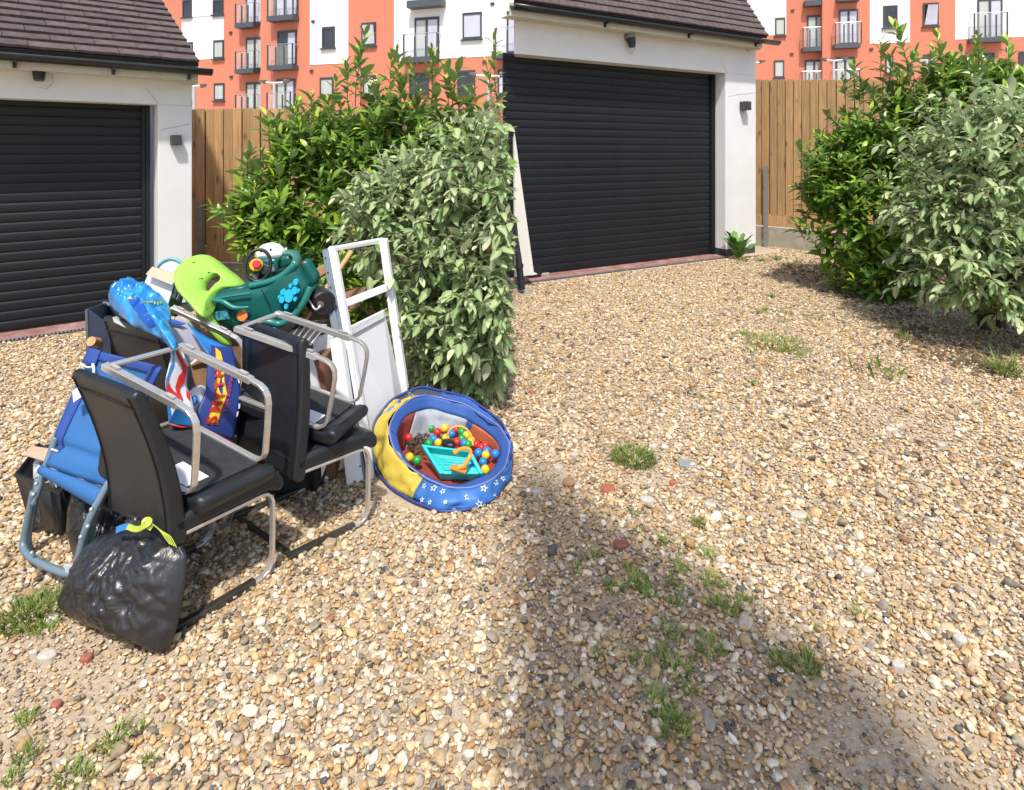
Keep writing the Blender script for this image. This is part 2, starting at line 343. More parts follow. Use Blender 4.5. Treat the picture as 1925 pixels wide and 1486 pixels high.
# ---------------------------------------------------------------- garages
def garage(name, label, door0, doorR, vp, px, eave_right, verge_px, left_px, doors_left_u, tile_rows, names):
    """door0: pixel of the door's foot at its right jamb; vp: vanishing point of the front; px: pixel columns/rows of its edges"""
    d0 = G(*door0); u = Vector(((vp-CX)/F, 1, 0)).normalized(); dp = Plane(d0, u); rec = .18; wp = dp.off(rec)
    root = thing(name, label, 'garage', d0)
    uj = dp.uz(px['jamb'], 300)[0]; ur, lz = wp.uz(px['reveal'], px['lintel']); uc = wp.uz(px['corner'], 300)[0]
    ul = wp.uz(left_px, 300)[0]
    ep = wp.off(.30)
    ul_w = ul; ue, ez = ep.uz(*eave_right)                              # right end of the tiled eave
    sz = ez-.02                                              # soffit height
    wall = MB().pbox(wp, ur, uc, .10, lz, -.35, 0).sbox(wp, ul, uc, lz, sz+.1, -.35, 0, .215 if left_px > 900 else 0)
    if doors_left_u is not None: wall.pbox(wp, ul, doors_left_u, .12, lz, -.35, 0)
    w = wall.build('wall', white_wall, root, bevel=.006)
    pl = MB().pbox(wp, ur+.004, uc-.004, -.02, .10, -.34, -.012)
    if doors_left_u is not None: pl.pbox(wp, ul, doors_left_u-.004, -.02, .12, -.34, -.012)
    pl.build('plinth', mat('plinth_dark', (.05,.05,.055), .8, var=.2), root)
    # side and back walls, so the building closes
    def sidew(c0, dv, w):
        a = wp.at(c0, 0, -.352); b = a+dv*3.4; w = u*w
        MB().box8([q+V(0,0,z) for z in (0, sz) for q in (a, b, b+w, a+w)]).build('side_wall', white_wall, root)
    ah = P(verge_px[0], verge_px[1], wp.at(ue, ez, .30).y+px['rise']*px['run'])-wp.at(ue, ez, .30); ah.z = 0; ah.normalize()
    sidew(uc-.004, ah, -.25); sidew(ul+(.22 if left_px > 900 else .004), V(.03,1,0) if left_px > 900 else ah, .25)
    # roller door
    dl = doors_left_u if doors_left_u is not None else ul
    dr = MB().pbox(dp, dl-.02, uj-.045, .02, lz+.04, -.05, -.03).build('roller_door', anthracite, root)
    n = px['slats']; sh = (lz+.02)/n; me0 = None
    for i in range(n):
        if me0 is None:
            b = MB(); L = (uj-.045)-dl
            prof = [(0,.0),(.06,.005),(.3,.0085),(.7,.0085),(.94,.005),(1,.0)]
            b.grid(lambda a, c: dp.at(dl+L*a, .02+sh*prof[int(round(c*5))][0], -.03+prof[int(round(c*5))][1]), 8, 6)
            s0 = b.build('slat', anthracite, dr, smooth=True); me0 = s0.data
        else:
            s_ = link('slat', me0, dr, (0,0,sh*i))
    MB().pbox(dp, uj-.045, uj-.018, 0, lz+.03, -.05, .012).pbox(dp, uj-.015, uj+.02, 0, lz+.03, -.05, .02).build('guide_rail', anthracite, root, bevel=.003)
    if 'plate' in px:
        a, c = dp.uz(px['plate'][0], px['plate'][1])
        MB().pbox(dp, a-.05, a+.05, c-.008, c+.008, -.02, .004).build('maker_plate', mat('plate_grey', (.5,.5,.5), .4), dr)
    # threshold and drain
    MB().pbox(dp, dl-.05, uj+.03, -.02, .012, -.05, .20).build('threshold', red_conc, root, bevel=.004)
    dg = MB().pbox(dp, dl-.05, uj+.05, -.02, .006, .205, .275).build('drain_channel', mat('drain_black', (.03,.032,.035), .5, var=.3), root)
    gb = MB(); k = int((uj+.05-dl)/.026)
    for i in range(k):
        a = dl-.03+i*.026; gb.pbox(dp, a, a+.012, .006, .011, .215, .265)
    tag(gb.build('drain_bars', galv, dg), kind='stuff')
    if left_px > 900: ul = ep.uz(left_px, 100)[0]+.01
    # eaves: fascia, soffit, gutter, roof
    fas = MB().pbox(wp, ul, ue+.0, sz-.13, sz+.02, .17, .20).build('fascia', cream, root, bevel=.003)
    MB().pbox(wp, ul, ue-.004, sz-.125, sz-.11, .003, .168).build('soffit', cream, root)
    MB().pbox(wp, ue-.10, ue+.012, sz-.15, sz+.06, -.2, .165).build('box_end', cream, root, bevel=.004)
    gz = ez-.035; gp = wp.off(.255); g = MB(); nn = 9
    ua, ub = ul, gp.uz(px['gutter_end'], eave_right[1]+8)[0]
    half = [(math.cos(math.pi*k/(nn-1)), -math.sin(math.pi*k/(nn-1))) for k in range(nn)]
    g.grid(lambda a, c: gp.at(ua+(ub-ua)*a, gz+.055*half[int(round(c*(nn-1)))][1]-.01*a, .058*half[int(round(c*(nn-1)))][0]), 12, nn)
    gut = g.build('gutter', gutter_m, root, smooth=True, solid=.006)
    for q in px['brackets']:
        a = gp.uz(q, eave_right[1]+20)[0]
        MB().pbox(gp, a-.012, a+.012, gz-.075, gz-.056, -.06, .03).pbox(gp, a-.012, a+.012, gz-.11, gz-.07, -.055, -.03).build('bracket', gutter_m, gut)
    # roof: rises away from the eave; the verge runs to the pixel seen at the frame's top
    E = wp.at(ue, ez, .30); rise = px['rise']
    Yv = E.y+rise*px['run']; vt = P(verge_px[0], verge_px[1], Yv)
    sl_ = (vt-E); sl_ = sl_/abs(sl_.z)                       # slope direction per metre of height
    L0 = wp.at(ul, ez, .30); Ltot = (E-L0).length; U = u; up = sl_.normalized(); nrm = U.cross(up).normalized()
    if nrm.z < 0: nrm = -nrm
    total = px['rows']*px['gauge']
    rf = MB().add([L0-nrm*.02, E-nrm*.02-U*.01, E-nrm*.02-U*.01+up*total, L0-nrm*.02+up*total], [(0,1,2,3)])
    rf = rf.build('roof', mat('roof_underlay', (.03,.028,.028), .9), root, solid=.03)
    gauge = px['gauge']; tw = px['tile_w']
    def tile_mesh(wd):
        b = MB(); hh = gauge*1.18
        pts = []
        rr = random.Random(int(wd*1000))
        for (a, c) in ((0,0),(.33,0),(.66,0),(1,0)): pts.append((a, c))
        nose = [rr.uniform(-.005,.005) for _ in pts]
        lo = [U*(wd*a-.001)+up*nose[i] for i, (a, c) in enumerate(pts)]; hi = [U*(wd*a-.001)+up*hh for a, c in pts]
        vs = [p+nrm*.028 for p in lo]+[p+nrm*.002 for p in hi]+[p+nrm*.006 for p in lo]
        fs = [(i,i+1,4+i+1,4+i) for i in range(3)]+[(8+i,8+i+1,i+1,i) for i in range(3)]+[(3,11,7),(0,4,8)]
        b.add(vs, fs); me = bpy.data.meshes.new('tile'); me.from_pydata([tuple(v) for v in b.v], [], b.f); me.materials.append(tile_m)
        bm = bmesh.new(); bm.from_mesh(me); bmesh.ops.recalc_face_normals(bm, faces=bm.faces); bm.to_mesh(me); bm.free(); return me
    variants = [tile_mesh(tw-.004), tile_mesh(tw-.0052), tile_mesh(tw-.0061)]; half_me = tile_mesh(tw*.5-.004)
    ro = LOC[rf.name]; rr = random.Random(5)
    for r_ in range(tile_rows):
        x = Ltot; first = True
        while x > 0.0:
            wdt = tw*.5 if (first and r_ % 2) else tw; first = False
            x = max(0.0, x-wdt)
            o = link('tile', half_me if wdt < tw else variants[rr.randrange(3)], rf, L0+U*x+up*(gauge*r_)+nrm*rr.uniform(0,.004)-ro)
    if total > tile_rows*gauge:
        a = tile_rows*gauge+.02
        MB().slab([L0+up*a, E-U*.01+up*a, E-U*.01+up*total, L0+up*total], nrm*.02).build('upper_roof', tile_m, rf)
    return root, dp, wp

GL0 = G(285, 590); GLu = Vector(((2400-CX)/F, 1, 0)).normalized(); GLn = Vector((GLu.y, -GLu.x, 0))
GR0 = G(1340, 480); GRu = Vector(((2950-CX)/F, 1, 0)).normalized(); GRn = Vector((GRu.y, -GRu.x, 0))
gl, gl_dp, gl_wp = garage('garage', 'white rendered garage with anthracite roller door behind the heap of junk', (285,590), None, 2400,
    dict(jamb=277, reveal=297, lintel=197, corner=361, slats=24, gutter_end=398, brackets=(27,214,357), rise=.62, run=1.45, rows=12, gauge=.15, tile_w=.3),
    (376,119), (306,5), -330, None, 12, None)
gr, gr_dp, gr_wp = garage('garage', 'white rendered garage with black roller door beside the cleared gravel', (1340,480), None, 2950,
    dict(jamb=1341, reveal=1364, lintel=138, corner=1421, slats=27, gutter_end=1462, brackets=(1142,1300,1426), rise=.62, run=1.45, rows=12, gauge=.19, tile_w=.36, plate=(1026,515)),
    (1444,69), (1404,5), 966, None, 12, None)
def wall_lamp(dp, wp, px, py, s, label):
    root = thing('security_light', label, 'wall light', wp.hit(px, py), 'security lights under the eaves'); a, z = wp.uz(px, py)
    MB().disc(wp.at(a, z+.05*s, 0), wp.n, .055*s, .02, 18).build('backplate', mat('lamp_grey', (.22,.22,.23), .5), root, smooth=40)
    MB().ball(wp.at(a, z+.05*s, .05*s), .05*s, 14, 8).build('dome', mat('lamp_clear', (.30,.30,.32), .2), root, smooth=True)
    MB().sweep([wp.at(a, z+.03*s, .06*s), wp.at(a, z-.07*s, .075*s)], lambda i: [((.05-.014*i)*s*math.cos(k*math.pi/6), (.05-.014*i)*s*math.sin(k*math.pi/6)) for k in range(12)]).build('hood', black_pl, root, smooth=40)
    MB().tube([wp.at(a+.05*s, z+.11*s, .006), wp.at(a+.09*s, z+.02*s, .006), wp.at(a+.09*s, z-.08*s, .006), wp.at(a+.05*s, z-.13*s, .006), wp.at(a+.0*s, z-.12*s, .006)], .003, 5).build('cable', cream, root)
wall_lamp(gl_dp, gl_wp, 73, 137, 1.0, 'small black security light under the eaves of the garage behind the junk')
wall_lamp(gr_dp, gr_wp, 1180, 79, 1.15, 'small black security light under the eaves of the garage by the cleared drive')
def cube_lamp(wp, px, py, s, label):
    a, z = wp.uz(px, py); root = thing('cube_light', label, 'wall light', wp.hit(px, py), 'cube lights on the garage piers')
    MB().pbox(wp, a-s, a+s, z-s*1.1, z+s*1.1, .004, 2*s).build('housing', mat('lamp_charcoal', (.045,.047,.05), .45), root, bevel=.004)
    MB().pbox(wp, a-s*.8, a+s*.8, z-s*.9, z+s*.9, 0, .006).build('backplate', black_pl, root)
cube_lamp(gl_wp, 329, 264, .042, 'charcoal cube light on the white pier beside the junk heap garage')
cube_lamp(gr_wp, 1395, 200, .058, 'charcoal cube light on the sunlit white pier of the cleared drive garage')
def crack(wp, pts, root):
    MB().tube([wp.hit(x, y)+wp.n*.001 for x, y in pts], .0026, 5).build('crack', mat('rust_stain', (.42,.36,.29), .9), root)
crack(gl_wp, [(301,246),(312,242),(330,239),(356,233)], gl); crack(gl_wp, [(274,166),(284,178),(297,195)], gl)
crack(gr_wp, [(1370,182),(1385,178),(1402,177),(1420,174)], gr); crack(gr_wp, [(1358,120),(1366,137)], gr)
# leaning white board and downpipe at the left edge of the right garage
lb = thing('white_board', 'long pale grey board leaning at the left edge of the black roller door', 'board', G(1000,527))
q = [P(964,262,7.0), P(966,250,7.0), P(1002,512,6.78), P(1003,517,6.78), P(966,521,6.76)]
MB().slab(q, GRn*.02).build('board', mat('board_pale', (.62,.61,.57), .6, var=.04), lb, bevel=.003)
MB().slab([P(1001,511,6.775), P(1009,515,6.75), P(1000,517,6.76)], GRn*.02).build('board_foot', mat('board_pale', (.62,.61,.57)), lb)
dpz = thing('downpipe', 'black rainwater downpipe with collar in front of the leaning pale board', 'downpipe', G(985,548))
MB().tube([P(967.5,410,6.55), P(970,450,6.5), P(975,490,6.46), P(981,545,6.42)], .033, 14, rs=[.018,.028,.036,.036]).build('pipe', gutter_m, dpz, smooth=50)
MB().tube([P(975.5,497,6.46), P(976.3,504,6.45)], .047, 14).build('collar', gutter_m, dpz, smooth=50)
MB().disc(G(981,548), (0,0,1), .105, .018, 20).build('drain_ring', mat('ring_grey', (.3,.29,.27), .8), dpz)
MB().pbox(gr_dp, gr_dp.uz(988,540)[0], gr_dp.uz(1006,540)[0]+.02, 0, .16, .02, .1).build('foot_block', black_pl, dpz)

# ---------------------------------------------------------------- fences
def fence(label, a, b, n, ztop_px, zbot, post_px, post_top, post_name):
    """a, b: plan points; boards stand from zbot to the height the photo shows"""
    root = thing('wooden_fence', label, 'fence', a); d = (b-a); U = d.normalized(); L = d.length; w = L/n; nr = Vector((U.y, -U.x, 0)); rr = random.Random(n)
    for i in range(n):
        p0 = a+U*(w*i+.006); p1 = a+U*(w*(i+1)-.004); 
        zt = H+(HY-ztop_px)/F*(p0.y+p1.y)/2+rr.uniform(-.008,.008); ln = rr.uniform(-.004,.004)
        o = rr.uniform(0,.012)+(.012 if i % 2 else 0)
        q = [p0, p1, p1-nr*.02, p0-nr*.02]; up0, up1 = V(0,0,zbot+.17), V(0,0,zt)
        lean = U*ln
        MB().box8([p+nr*o+up0 for p in q]+[p+nr*o+up1+lean for p in q]).build('board', wood_fence, root, bevel=.003)
    MB().box8([p+V(0,0,z)+nr*.0 for z in (zbot+.003, zbot+.168) for p in (a+nr*.022, b+nr*.022, b-nr*.02, a-nr*.02)]).build('kickboard', wood_fence, root, bevel=.003)
    zt = lambda p: V(0,0,H+(HY-ztop_px)/F*p.y-.03)
    w4 = [a-nr*.024, b-nr*.024, b-nr*.034, a-nr*.034]
    MB().box8([p+V(0,0,zbot+.18) for p in w4]+[p+zt(p) for p in w4]).build('gap_shade_sheet', mat('gap_shade_dark', (.09,.055,.03), .9, var=.3, scale=8), root)  # added dark sheet; its colour stands in for shade in the board gaps
    for z in (zbot+.5, zbot+1.5):
        MB().box8([p+V(0,0,zz) for zz in (z, z+.09) for p in (a-nr*.036, b-nr*.036, b-nr*.08, a-nr*.08)]).build('rail', wood_fence, root)
    m = 3; 
    for i in range(m):
        p0 = a.lerp(b, i/m)+U*.004; p1 = a.lerp(b, (i+1)/m)-U*.004
        MB().box8([p+V(0,0,z) for z in (-.03, zbot-.02) for p in (p0+nr*.012, p1+nr*.012, p1-nr*.035, p0-nr*.035)]).build('gravel_board', conc, root, bevel=.004)
    pp = a+U*post_px
    zt = post_top
    MB().box8([p+V(0,0,z) for z in (0, zt) for p in (pp+nr*.075, pp+U*.06+nr*.075, pp+U*.06+nr*.035, pp+nr*.035)]).build(post_name, galv, root, bevel=.003)
    return root
fa, fb_ = P(352, 500, 7.2), P(940, 500, 6.4); fa.z = fb_.z = 0
fence('brown close boarded fence behind the heap of junk and the laurel', fa, fb_, 31, 205, .22, .19, P(0,380,7.1).z, 'fence_post')
ga, gb_ = P(1418, 500, 9.75), P(1960, 500, 7.35); ga.z = gb_.z = 0
fence('honey brown close boarded fence between the cleared drive garage and the bushes', ga, gb_, 29, 150, .33, .17, P(0,312,9.5).z, 'fence_post')
# ---------------------------------------------------------------- apartment blocks beyond the fences
glass_r = mat('balcony_glass', (.75,.8,.82), .05, var=.02)
glass_r.node_tree.nodes['Principled BSDF'].inputs['Alpha'].default_value = .10
def block(label, pl, ul_px, ur_px, step_px, ztop, whites, wins, doors, slabs, vents, far=9):
    u0 = pl.uz(ul_px, 200)[0]; u1 = pl.uz(ur_px, 200)[0]; us = pl.uz(step_px, 200)[0]; back = pl.off(-.6)
    us_b = back.uz(step_px, 200)[0]
    root = thing('apartment_block', label, 'apartment building', pl.at((u0+u1)/2, 0))
    MB().pbox(pl, us, u1, 0, ztop, -far, 0).pbox(pl, u0, us-.003, 0, ztop, -far, -.6).build('wall', orange_r, root)
    MB().pbox(pl, u0-.2, u1+.2, ztop, ztop+.3, -far-.2, .25).build('roof', grey_fr, root)
    def pick(x): return back if x < step_px-1 else pl
    for (x0,y0,x1,y1) in whites:
        p = pick(x0); a, z1 = p.uz(x0, y0); b, z0 = p.uz(x1, y1); a2 = p.uz(x0, y1)
        z0 = (p.uz(x0, y1)[1]+z0)/2; 
        if y0 < 2: z1 = ztop
        MB().pbox(p, a, b, z0, z1, 0, .02).build('render_panel', white_r, root)
    def frame(p, a, b, z0, z1, w, name, mull=0, glass=glass_c, tilt=0):
        m = MB().pbox(p, a, b, z1-w*1.5, z1, .0, .05).pbox(p, a, b, z0, z0+w*1.4, 0, .05).pbox(p, a, a+w, z0+w*1.4, z1-w*1.5, 0, .05).pbox(p, b-w, b, z0+w*1.4, z1-w*1.5, 0, .05)
        if mull: m.pbox(p, (a+b)/2-w*.7, (a+b)/2+w*.7, z0+w*1.4, z1-w*1.5, 0, .05)
        o = m.build(name, grey_fr, root)
        if tilt:
            A = p.at; MB().box8([A(a+w,z0+w,.03),A(b-w,z0+w,.03),A(b-w,z0+w,.0),A(a+w,z0+w,.0),A(a+2.6*w,z1-2*w,.24),A(b-w,z1-2*w,.16),A(b-w,z1-2*w,.14),A(a+2.6*w,z1-2*w,.22)]).build('pane', glass, o)
            MB().pbox(p, a+w, b-w, z0+w, z1-w, .0, .012).build('opening', dark_m, o)
        elif mull:
            MB().pbox(p, a+w, (a+b)/2-w*.7, z0+w, z1-w, .002, .024).build('pane', glass[0] if isinstance(glass, tuple) else glass, o)
            MB().pbox(p, (a+b)/2+w*.7, b-w, z0+w, z1-w, .002, .024).build('pane', glass[1] if isinstance(glass, tuple) else glass, o)
        else: MB().pbox(p, a+w, b-w, z0+w, z1-w, .002, .024).build('pane', glass, o)
        return o
    for (x0,y0,x1,y1,k) in wins:
        p = pick(x0).off(.022); a, z1 = p.uz(x0, y0); b, _ = p.uz(x1, y1); z0 = p.uz((x0+x1)/2, y1)[1]; z1 = p.uz((x0+x1)/2, y0)[1]
        o = frame(p, a, b, z0, z1, .07, 'window', 0, {'c':glass_c,'d':glass_d,'b':glass_b,'t':glass_b}[k], k == 't')
        MB().pbox(p, a-.08, b+.05, z0-.06, z0-.002, 0, .12).build('sill', grey_fr, o)
    for (x0,y0,x1,y1,k,rx0,ry0,rx1,cut) in doors:
        p = pick(x0).off(.022); zc = (x0+x1)/2; a = p.uz(x0, y0)[0]; b = p.uz(x1, y1)[0]; z1 = p.uz(zc, y0)[1]; z0 = p.uz(zc, y1)[1]
        if cut: b = a+(b-a)*1.25
        g = {'c':glass_c,'d':(glass_d,glass_b),'b':glass_b,'m':(glass_c,glass_b)}[k]
        o = frame(p, a, b, z0, z1, .08, 'balcony_door', 1, g)
        ra = p.uz(rx0, y1)[0]; rb = p.uz(rx1, y1)[0]; zr = p.uz(zc, ry0)[1]
        if cut: rb = min(rb, us_b-.03)
        dpt = .42; zb = z0-.05; A = p.at
        bal = MB().tube([A(ra,zr,.01),A(ra,zr,dpt),A(rb,zr,dpt),A(rb,zr,.01)], .02, 6).build('balcony_rail', steel, root)
        pm = MB(); npst = 4
        for i in range(npst):
            uu = ra+(rb-ra)*i/(npst-1); pm.pbox(p, uu-.03, uu+.03, zb, zr-.12 if 0 < i < npst-1 else zr, dpt-.03, dpt+.02)
        pm.build('post', grey_fr, bal)
        MB().pbox(p, ra+.03, rb-.03, zb+.06, zr-.06, dpt-.012, dpt-.002).pbox(p, ra+.004, ra+.012, zb+.06, zr-.06, .05, dpt-.04).build('glass_panel', glass_r, bal)
    for (x0,y0,x1,y1) in slabs:
        p = pick(x0).off(.022); a = p.uz(x0, y1)[0]; b = p.uz(x1, y1)[0]; z1 = p.uz((x0+x1)/2, y0)[1]; z0 = p.uz((x0+x1)/2, y1)[1]
        if x1 <= step_px+1 and x0 < step_px-1: b = us_b-.03
        MB().pbox(p, a, b, z0, z1, 0, .5).build('balcony_base', mat('balcony_grey', (.075,.085,.105), .5), root)
    for (x, y) in vents:
        p = pick(x).off(.022); a, z = p.uz(x, y); MB().pbox(p, a-.09, a+.09, z-.06, z+.06, 0, .05).build('vent', grey_fr, root)
    return root
apl = Plane(V(-9.97,30,0), V(9.21,-3,0))
block('terracotta and white apartment block behind the left fence and garage roof', apl, 250, 1010, 490, 13,
  [(342,34,421,112.5),(361,0,401,33.6),(401,29,421,33.6),(583,0,655,121),(741,0,1010,109)],
  [(344,0,361,33,'d'),(401,0,420,28,'d'),(402,76,421,111,'c'),(350,80,363,106,'c'),(403,157,422,190,'c'),(352,159,366,191,'c'),(606,51,630,91,'d'),(680,43,707,87,'t'),
   (870,24,906,74,'b'),(602,146,627,182,'c'),(683,142,704,184,'c'),(770,138,806,176,'d'),(860,133,893,178,'d'),(936,130,985,182,'b')],
  [(463,-20,490,46,'b',454,9,490,1),(463,71,490,132,'c',454,98,490,1),(463,155,490,214,'c',454,179,490,1),
   (515,-24,561,33,'b',514,-8,561,0),(522,58,558,125,'d',514,86,560,0),(520,149,555,214,'m',513,175,556,0),
   (780,33,826,111,'m',767,66,829,0),(953,20,1000,100,'b',937,54,1004,0)],
  [(454,46,490,55),(454,132,490,140),(514,33,562,42.5),(514,125,561,133.5),(764,110,825,120),(774,4,838,17),(934,103,1005,112)],
  [(434,62),(435,145),(589,41),(586,134),(926,8),(911,117)])
apr = Plane(V(23.5,34,0), V(9.21,-2.4,0))
block('terracotta and white apartment block behind the right fence and laurel', apr, 1330, 2010, 1546, 16,
  [(1330,0,1478,69),(1635,0,1710.5,81.5),(1795,0,2010,71)],
  [(1457,34,1476,68,'c'),(1455,114,1474,147,'c'),(1660,11,1687,53,'d'),(1735,6,1764,50,'t'),(1664,105,1679,140,'c'),(1735,103,1752,142,'d'),(1845,100,1869,132,'d'),(1915,97,1945,130,'d')],
  [(1517,29,1545,92,'c',1507,54,1545,1),(1513,113,1541,160,'c',1505,136,1545,1),(1577,18,1613,84,'b',1567,45,1615,0),(1571,108,1606,160,'c',1563,133,1612,0),(1837,-2,1884,74,'m',1825,27,1886,0)],
  [(1510,4,1546,14),(1506,91,1546,99),(1565,85,1613,93),(1571,-3,1612,5.5),(1818,74,1882,82)],
  [(1490,20),(1488,102),(1638,93)])
def street_lamp(px, ytop, arms, Y, label):
    root = thing('street_lamp', label, 'street lamp', P(px, 285+H*F/Y, Y)); m = mat('lamp_post_grey', (.55,.56,.58), .4, metal=.3, var=.05)
    t = P(px, ytop, Y); MB().tube([V(t.x,t.y,0), t], .05, 8).build('post', m, root, smooth=50)
    for (ax, ay) in arms:
        e = P(ax, ay, Y); h = t.lerp(e, .62); MB().tube([t, h], .045, 6).build('arm', m, root)
        MB().box8([h+V(0,-.12,-.05), h+V(0,.12,-.05), e+V(0,.1,.03), e+V(0,-.1,.03), h+V(0,-.1,.10), h+V(0,.1,.10), e+V(0,.08,.08), e+V(0,-.08,.08)]).build('lamp_head', mat('lamp_head', (.10,.09,.08), .4), root, bevel=.02)
street_lamp(364.5, 163, [(387,163),(342,163)], 20, 'grey street lamp showing between the garage pier and the terracotta wall')
street_lamp(515.5, 157, [(490,156),(545,155)], 20, 'grey twin arm street lamp in front of the balcony doors behind the left fence')
street_lamp(700, 153, [(674,155),(727,150)], 20, 'grey street lamp half hidden by the left laurel')
street_lamp(918, 144, [(882,142),(952,144)], 20, 'grey twin arm street lamp in front of the dark window at the block\'s right end')
street_lamp(1567, 115, [(1543,113),(1594,112)], 24, 'grey twin arm street lamp in front of the balconies behind the right fence')
street_lamp(1410, 119, [(1385,119),(1438,118)], 24, 'grey street lamp at the end of the cleared drive garage roof')
street_lamp(1742, 114, [(1715,115),(1771,112)], 24, 'grey street lamp half hidden by the right laurel')

# ---------------------------------------------------------------- foliage
def leaf_material(name, c_dark, c_light, c_young, rough, spec, under=None, tl=.25):
    m = bpy.data.materials.new(name); m.use_nodes = True; t = m.node_tree; N = t.nodes; Lk = t.links.new; b = N['Principled BSDF']
    b.inputs['Roughness'].default_value = rough; b.inputs['Specular IOR Level'].default_value = spec
    a = N.new('ShaderNodeAttribute'); a.attribute_name = 'tone'; sp = N.new('ShaderNodeSeparateColor'); Lk(a.outputs['Color'], sp.inputs[0])
    mx = N.new('ShaderNodeMix'); mx.data_type = 'RGBA'; mx.inputs['A'].default_value = (*c_dark,1); mx.inputs['B'].default_value = (*c_light,1); Lk(sp.outputs[0], mx.inputs['Factor'])
    m2 = N.new('ShaderNodeMix'); m2.data_type = 'RGBA'; m2.inputs['B'].default_value = (*c_young,1); Lk(sp.outputs[1], m2.inputs['Factor']); Lk(mx.outputs['Result'], m2.inputs['A'])
    m3 = N.new('ShaderNodeMix'); m3.data_type = 'RGBA'; m3.blend_type = 'MIX'; Lk(m2.outputs['Result'], m3.inputs['A'])
    vm = N.new('ShaderNodeMath'); vm.operation = 'MULTIPLY'; vm.inputs[1].default_value = .30; Lk(sp.outputs[2], vm.inputs[0]); Lk(vm.outputs[0], m3.inputs['Factor'])
    m3.inputs['B'].default_value = (*[min(1, x*1.9+.03) for x in c_light],1)
    tc = N.new('ShaderNodeTexCoord'); nz = N.new('ShaderNodeTexNoise'); nz.inputs['Scale'].default_value = 60; Lk(tc.outputs['Object'], nz.inputs[0])
    hs = N.new('ShaderNodeHueSaturation'); mr = N.new('ShaderNodeMapRange'); mr.inputs['To Min'].default_value = .8; mr.inputs['To Max'].default_value = 1.2; Lk(nz.outputs[0], mr.inputs[0]); Lk(mr.outputs[0], hs.inputs['Value']); Lk(m3.outputs['Result'], hs.inputs['Color'])
    out = hs.outputs[0]
    if under:
        ge = N.new('ShaderNodeNewGeometry'); m4 = N.new('ShaderNodeMix'); m4.data_type = 'RGBA'; Lk(ge.outputs['Backfacing'], m4.inputs['Factor']); Lk(out, m4.inputs['A']); m4.inputs['B'].default_value = (*under,1); out = m4.outputs['Result']
    Lk(out, b.inputs['Base Color'])
    tr = N.new('ShaderNodeBsdfTranslucent'); Lk(out, tr.inputs[0]); ms = N.new('ShaderNodeMixShader'); ms.inputs[0].default_value = tl
    Lk(b.outputs[0], ms.inputs[1]); Lk(tr.outputs[0], ms.inputs[2]); Lk(ms.outputs[0], N['Material Output'].inputs[0]); return m
laurel_m = leaf_material('laurel_leaf', (.07,.165,.018), (.24,.42,.05), (.60,.66,.07), .30, .5, (.20,.30,.09), .32)
elae_m = leaf_material('silvery_leaf', (.095,.20,.045), (.43,.51,.26), (.68,.73,.44), .52, .3, (.50,.57,.36), .2)
dead_m = mat('dead_leaf', (.36,.13,.035), .7, var=.4, scale=30)
bark_m = mat('bark', (.10,.075,.055), .9, var=.3, scale=20)
def leaf_shape(curl, fold, wmax, tipw=1.0):
    """leaf along +Y (length 1), normal +Z: 5 stations x 3 -> 11 verts"""
    ts = (.0,.22,.5,.78,1.0); ws = (0,.72,1.0,.66,0); vs = []; mid = []; fs = []; ix = []
    for t_, w in zip(ts, ws):
        z = -curl*t_*t_; row = []
        for s in ((0,) if w == 0 else (-1,0,1)):
            row.append(len(vs)); vs.append((s*w*wmax/2, t_*(1-.12*curl), z+(fold*w*wmax/2 if s else 0))); mid.append(0 if s else 1)
        ix.append(row)
    for a, b in zip(ix, ix[1:]):
        if len(a) == 1: fs += [(a[0], b[1], b[0]), (a[0], b[2], b[1])]
        elif len(b) == 1: fs += [(a[0], a[1], b[0]), (a[1], a[2], b[0])]
        else: fs += [(a[0], a[1], b[1], b[0]), (a[1], a[2], b[2], b[1])]
    return np.array(vs), fs, np.array(mid)
def tone_attr(me, arr):
    at = me.color_attributes.new('tone', 'FLOAT_COLOR', 'POINT'); at.data.foreach_set('color', np.array(arr, dtype=np.float32).ravel())
def leaf_meshes(nm, m, wmax, n=8, seed=1):
    rr = random.Random(seed); out = []
    for i in range(n):
        vs, fs, mid = leaf_shape(rr.uniform(.1,.45), rr.uniform(.1,.5), wmax*rr.uniform(.85,1.15))
        me = bpy.data.meshes.new(nm); me.from_pydata([tuple(v) for v in vs], [], fs); me.materials.append(m); me.polygons.foreach_set('use_smooth', [True]*len(me.polygons))
        young = 0 if i < n*.7 else rr.uniform(.5,1)
        tone_attr(me, [(i/(n-1)*.9, young, q, 1) for q in mid]); out.append((me, vs, fs, mid, i/(n-1)*.9, young))
    return out
lau_meshes = leaf_meshes('leaf', laurel_m, .40, 10, 2); ela_meshes = leaf_meshes('leaf', elae_m, .43, 10, 3)
dead_mesh = bpy.data.meshes.new('leaf'); _v, _f, _m = leaf_shape(.5, .4, .42); dead_mesh.from_pydata([tuple(v) for v in _v], [], _f); dead_mesh.materials.append(dead_m)
def frame_mat(pos, d, up, s):
    d = d.normalized(); x = d.cross(up)
    if x.length < 1e-4: x = d.orthogonal()
    x.normalize(); z = x.cross(d).normalized()
    return Matrix(((x.x*s, d.x*s, z.x*s, pos.x),(x.y*s, d.y*s, z.y*s, pos.y),(x.z*s, d.z*s, z.z*s, pos.z),(0,0,0,1)))
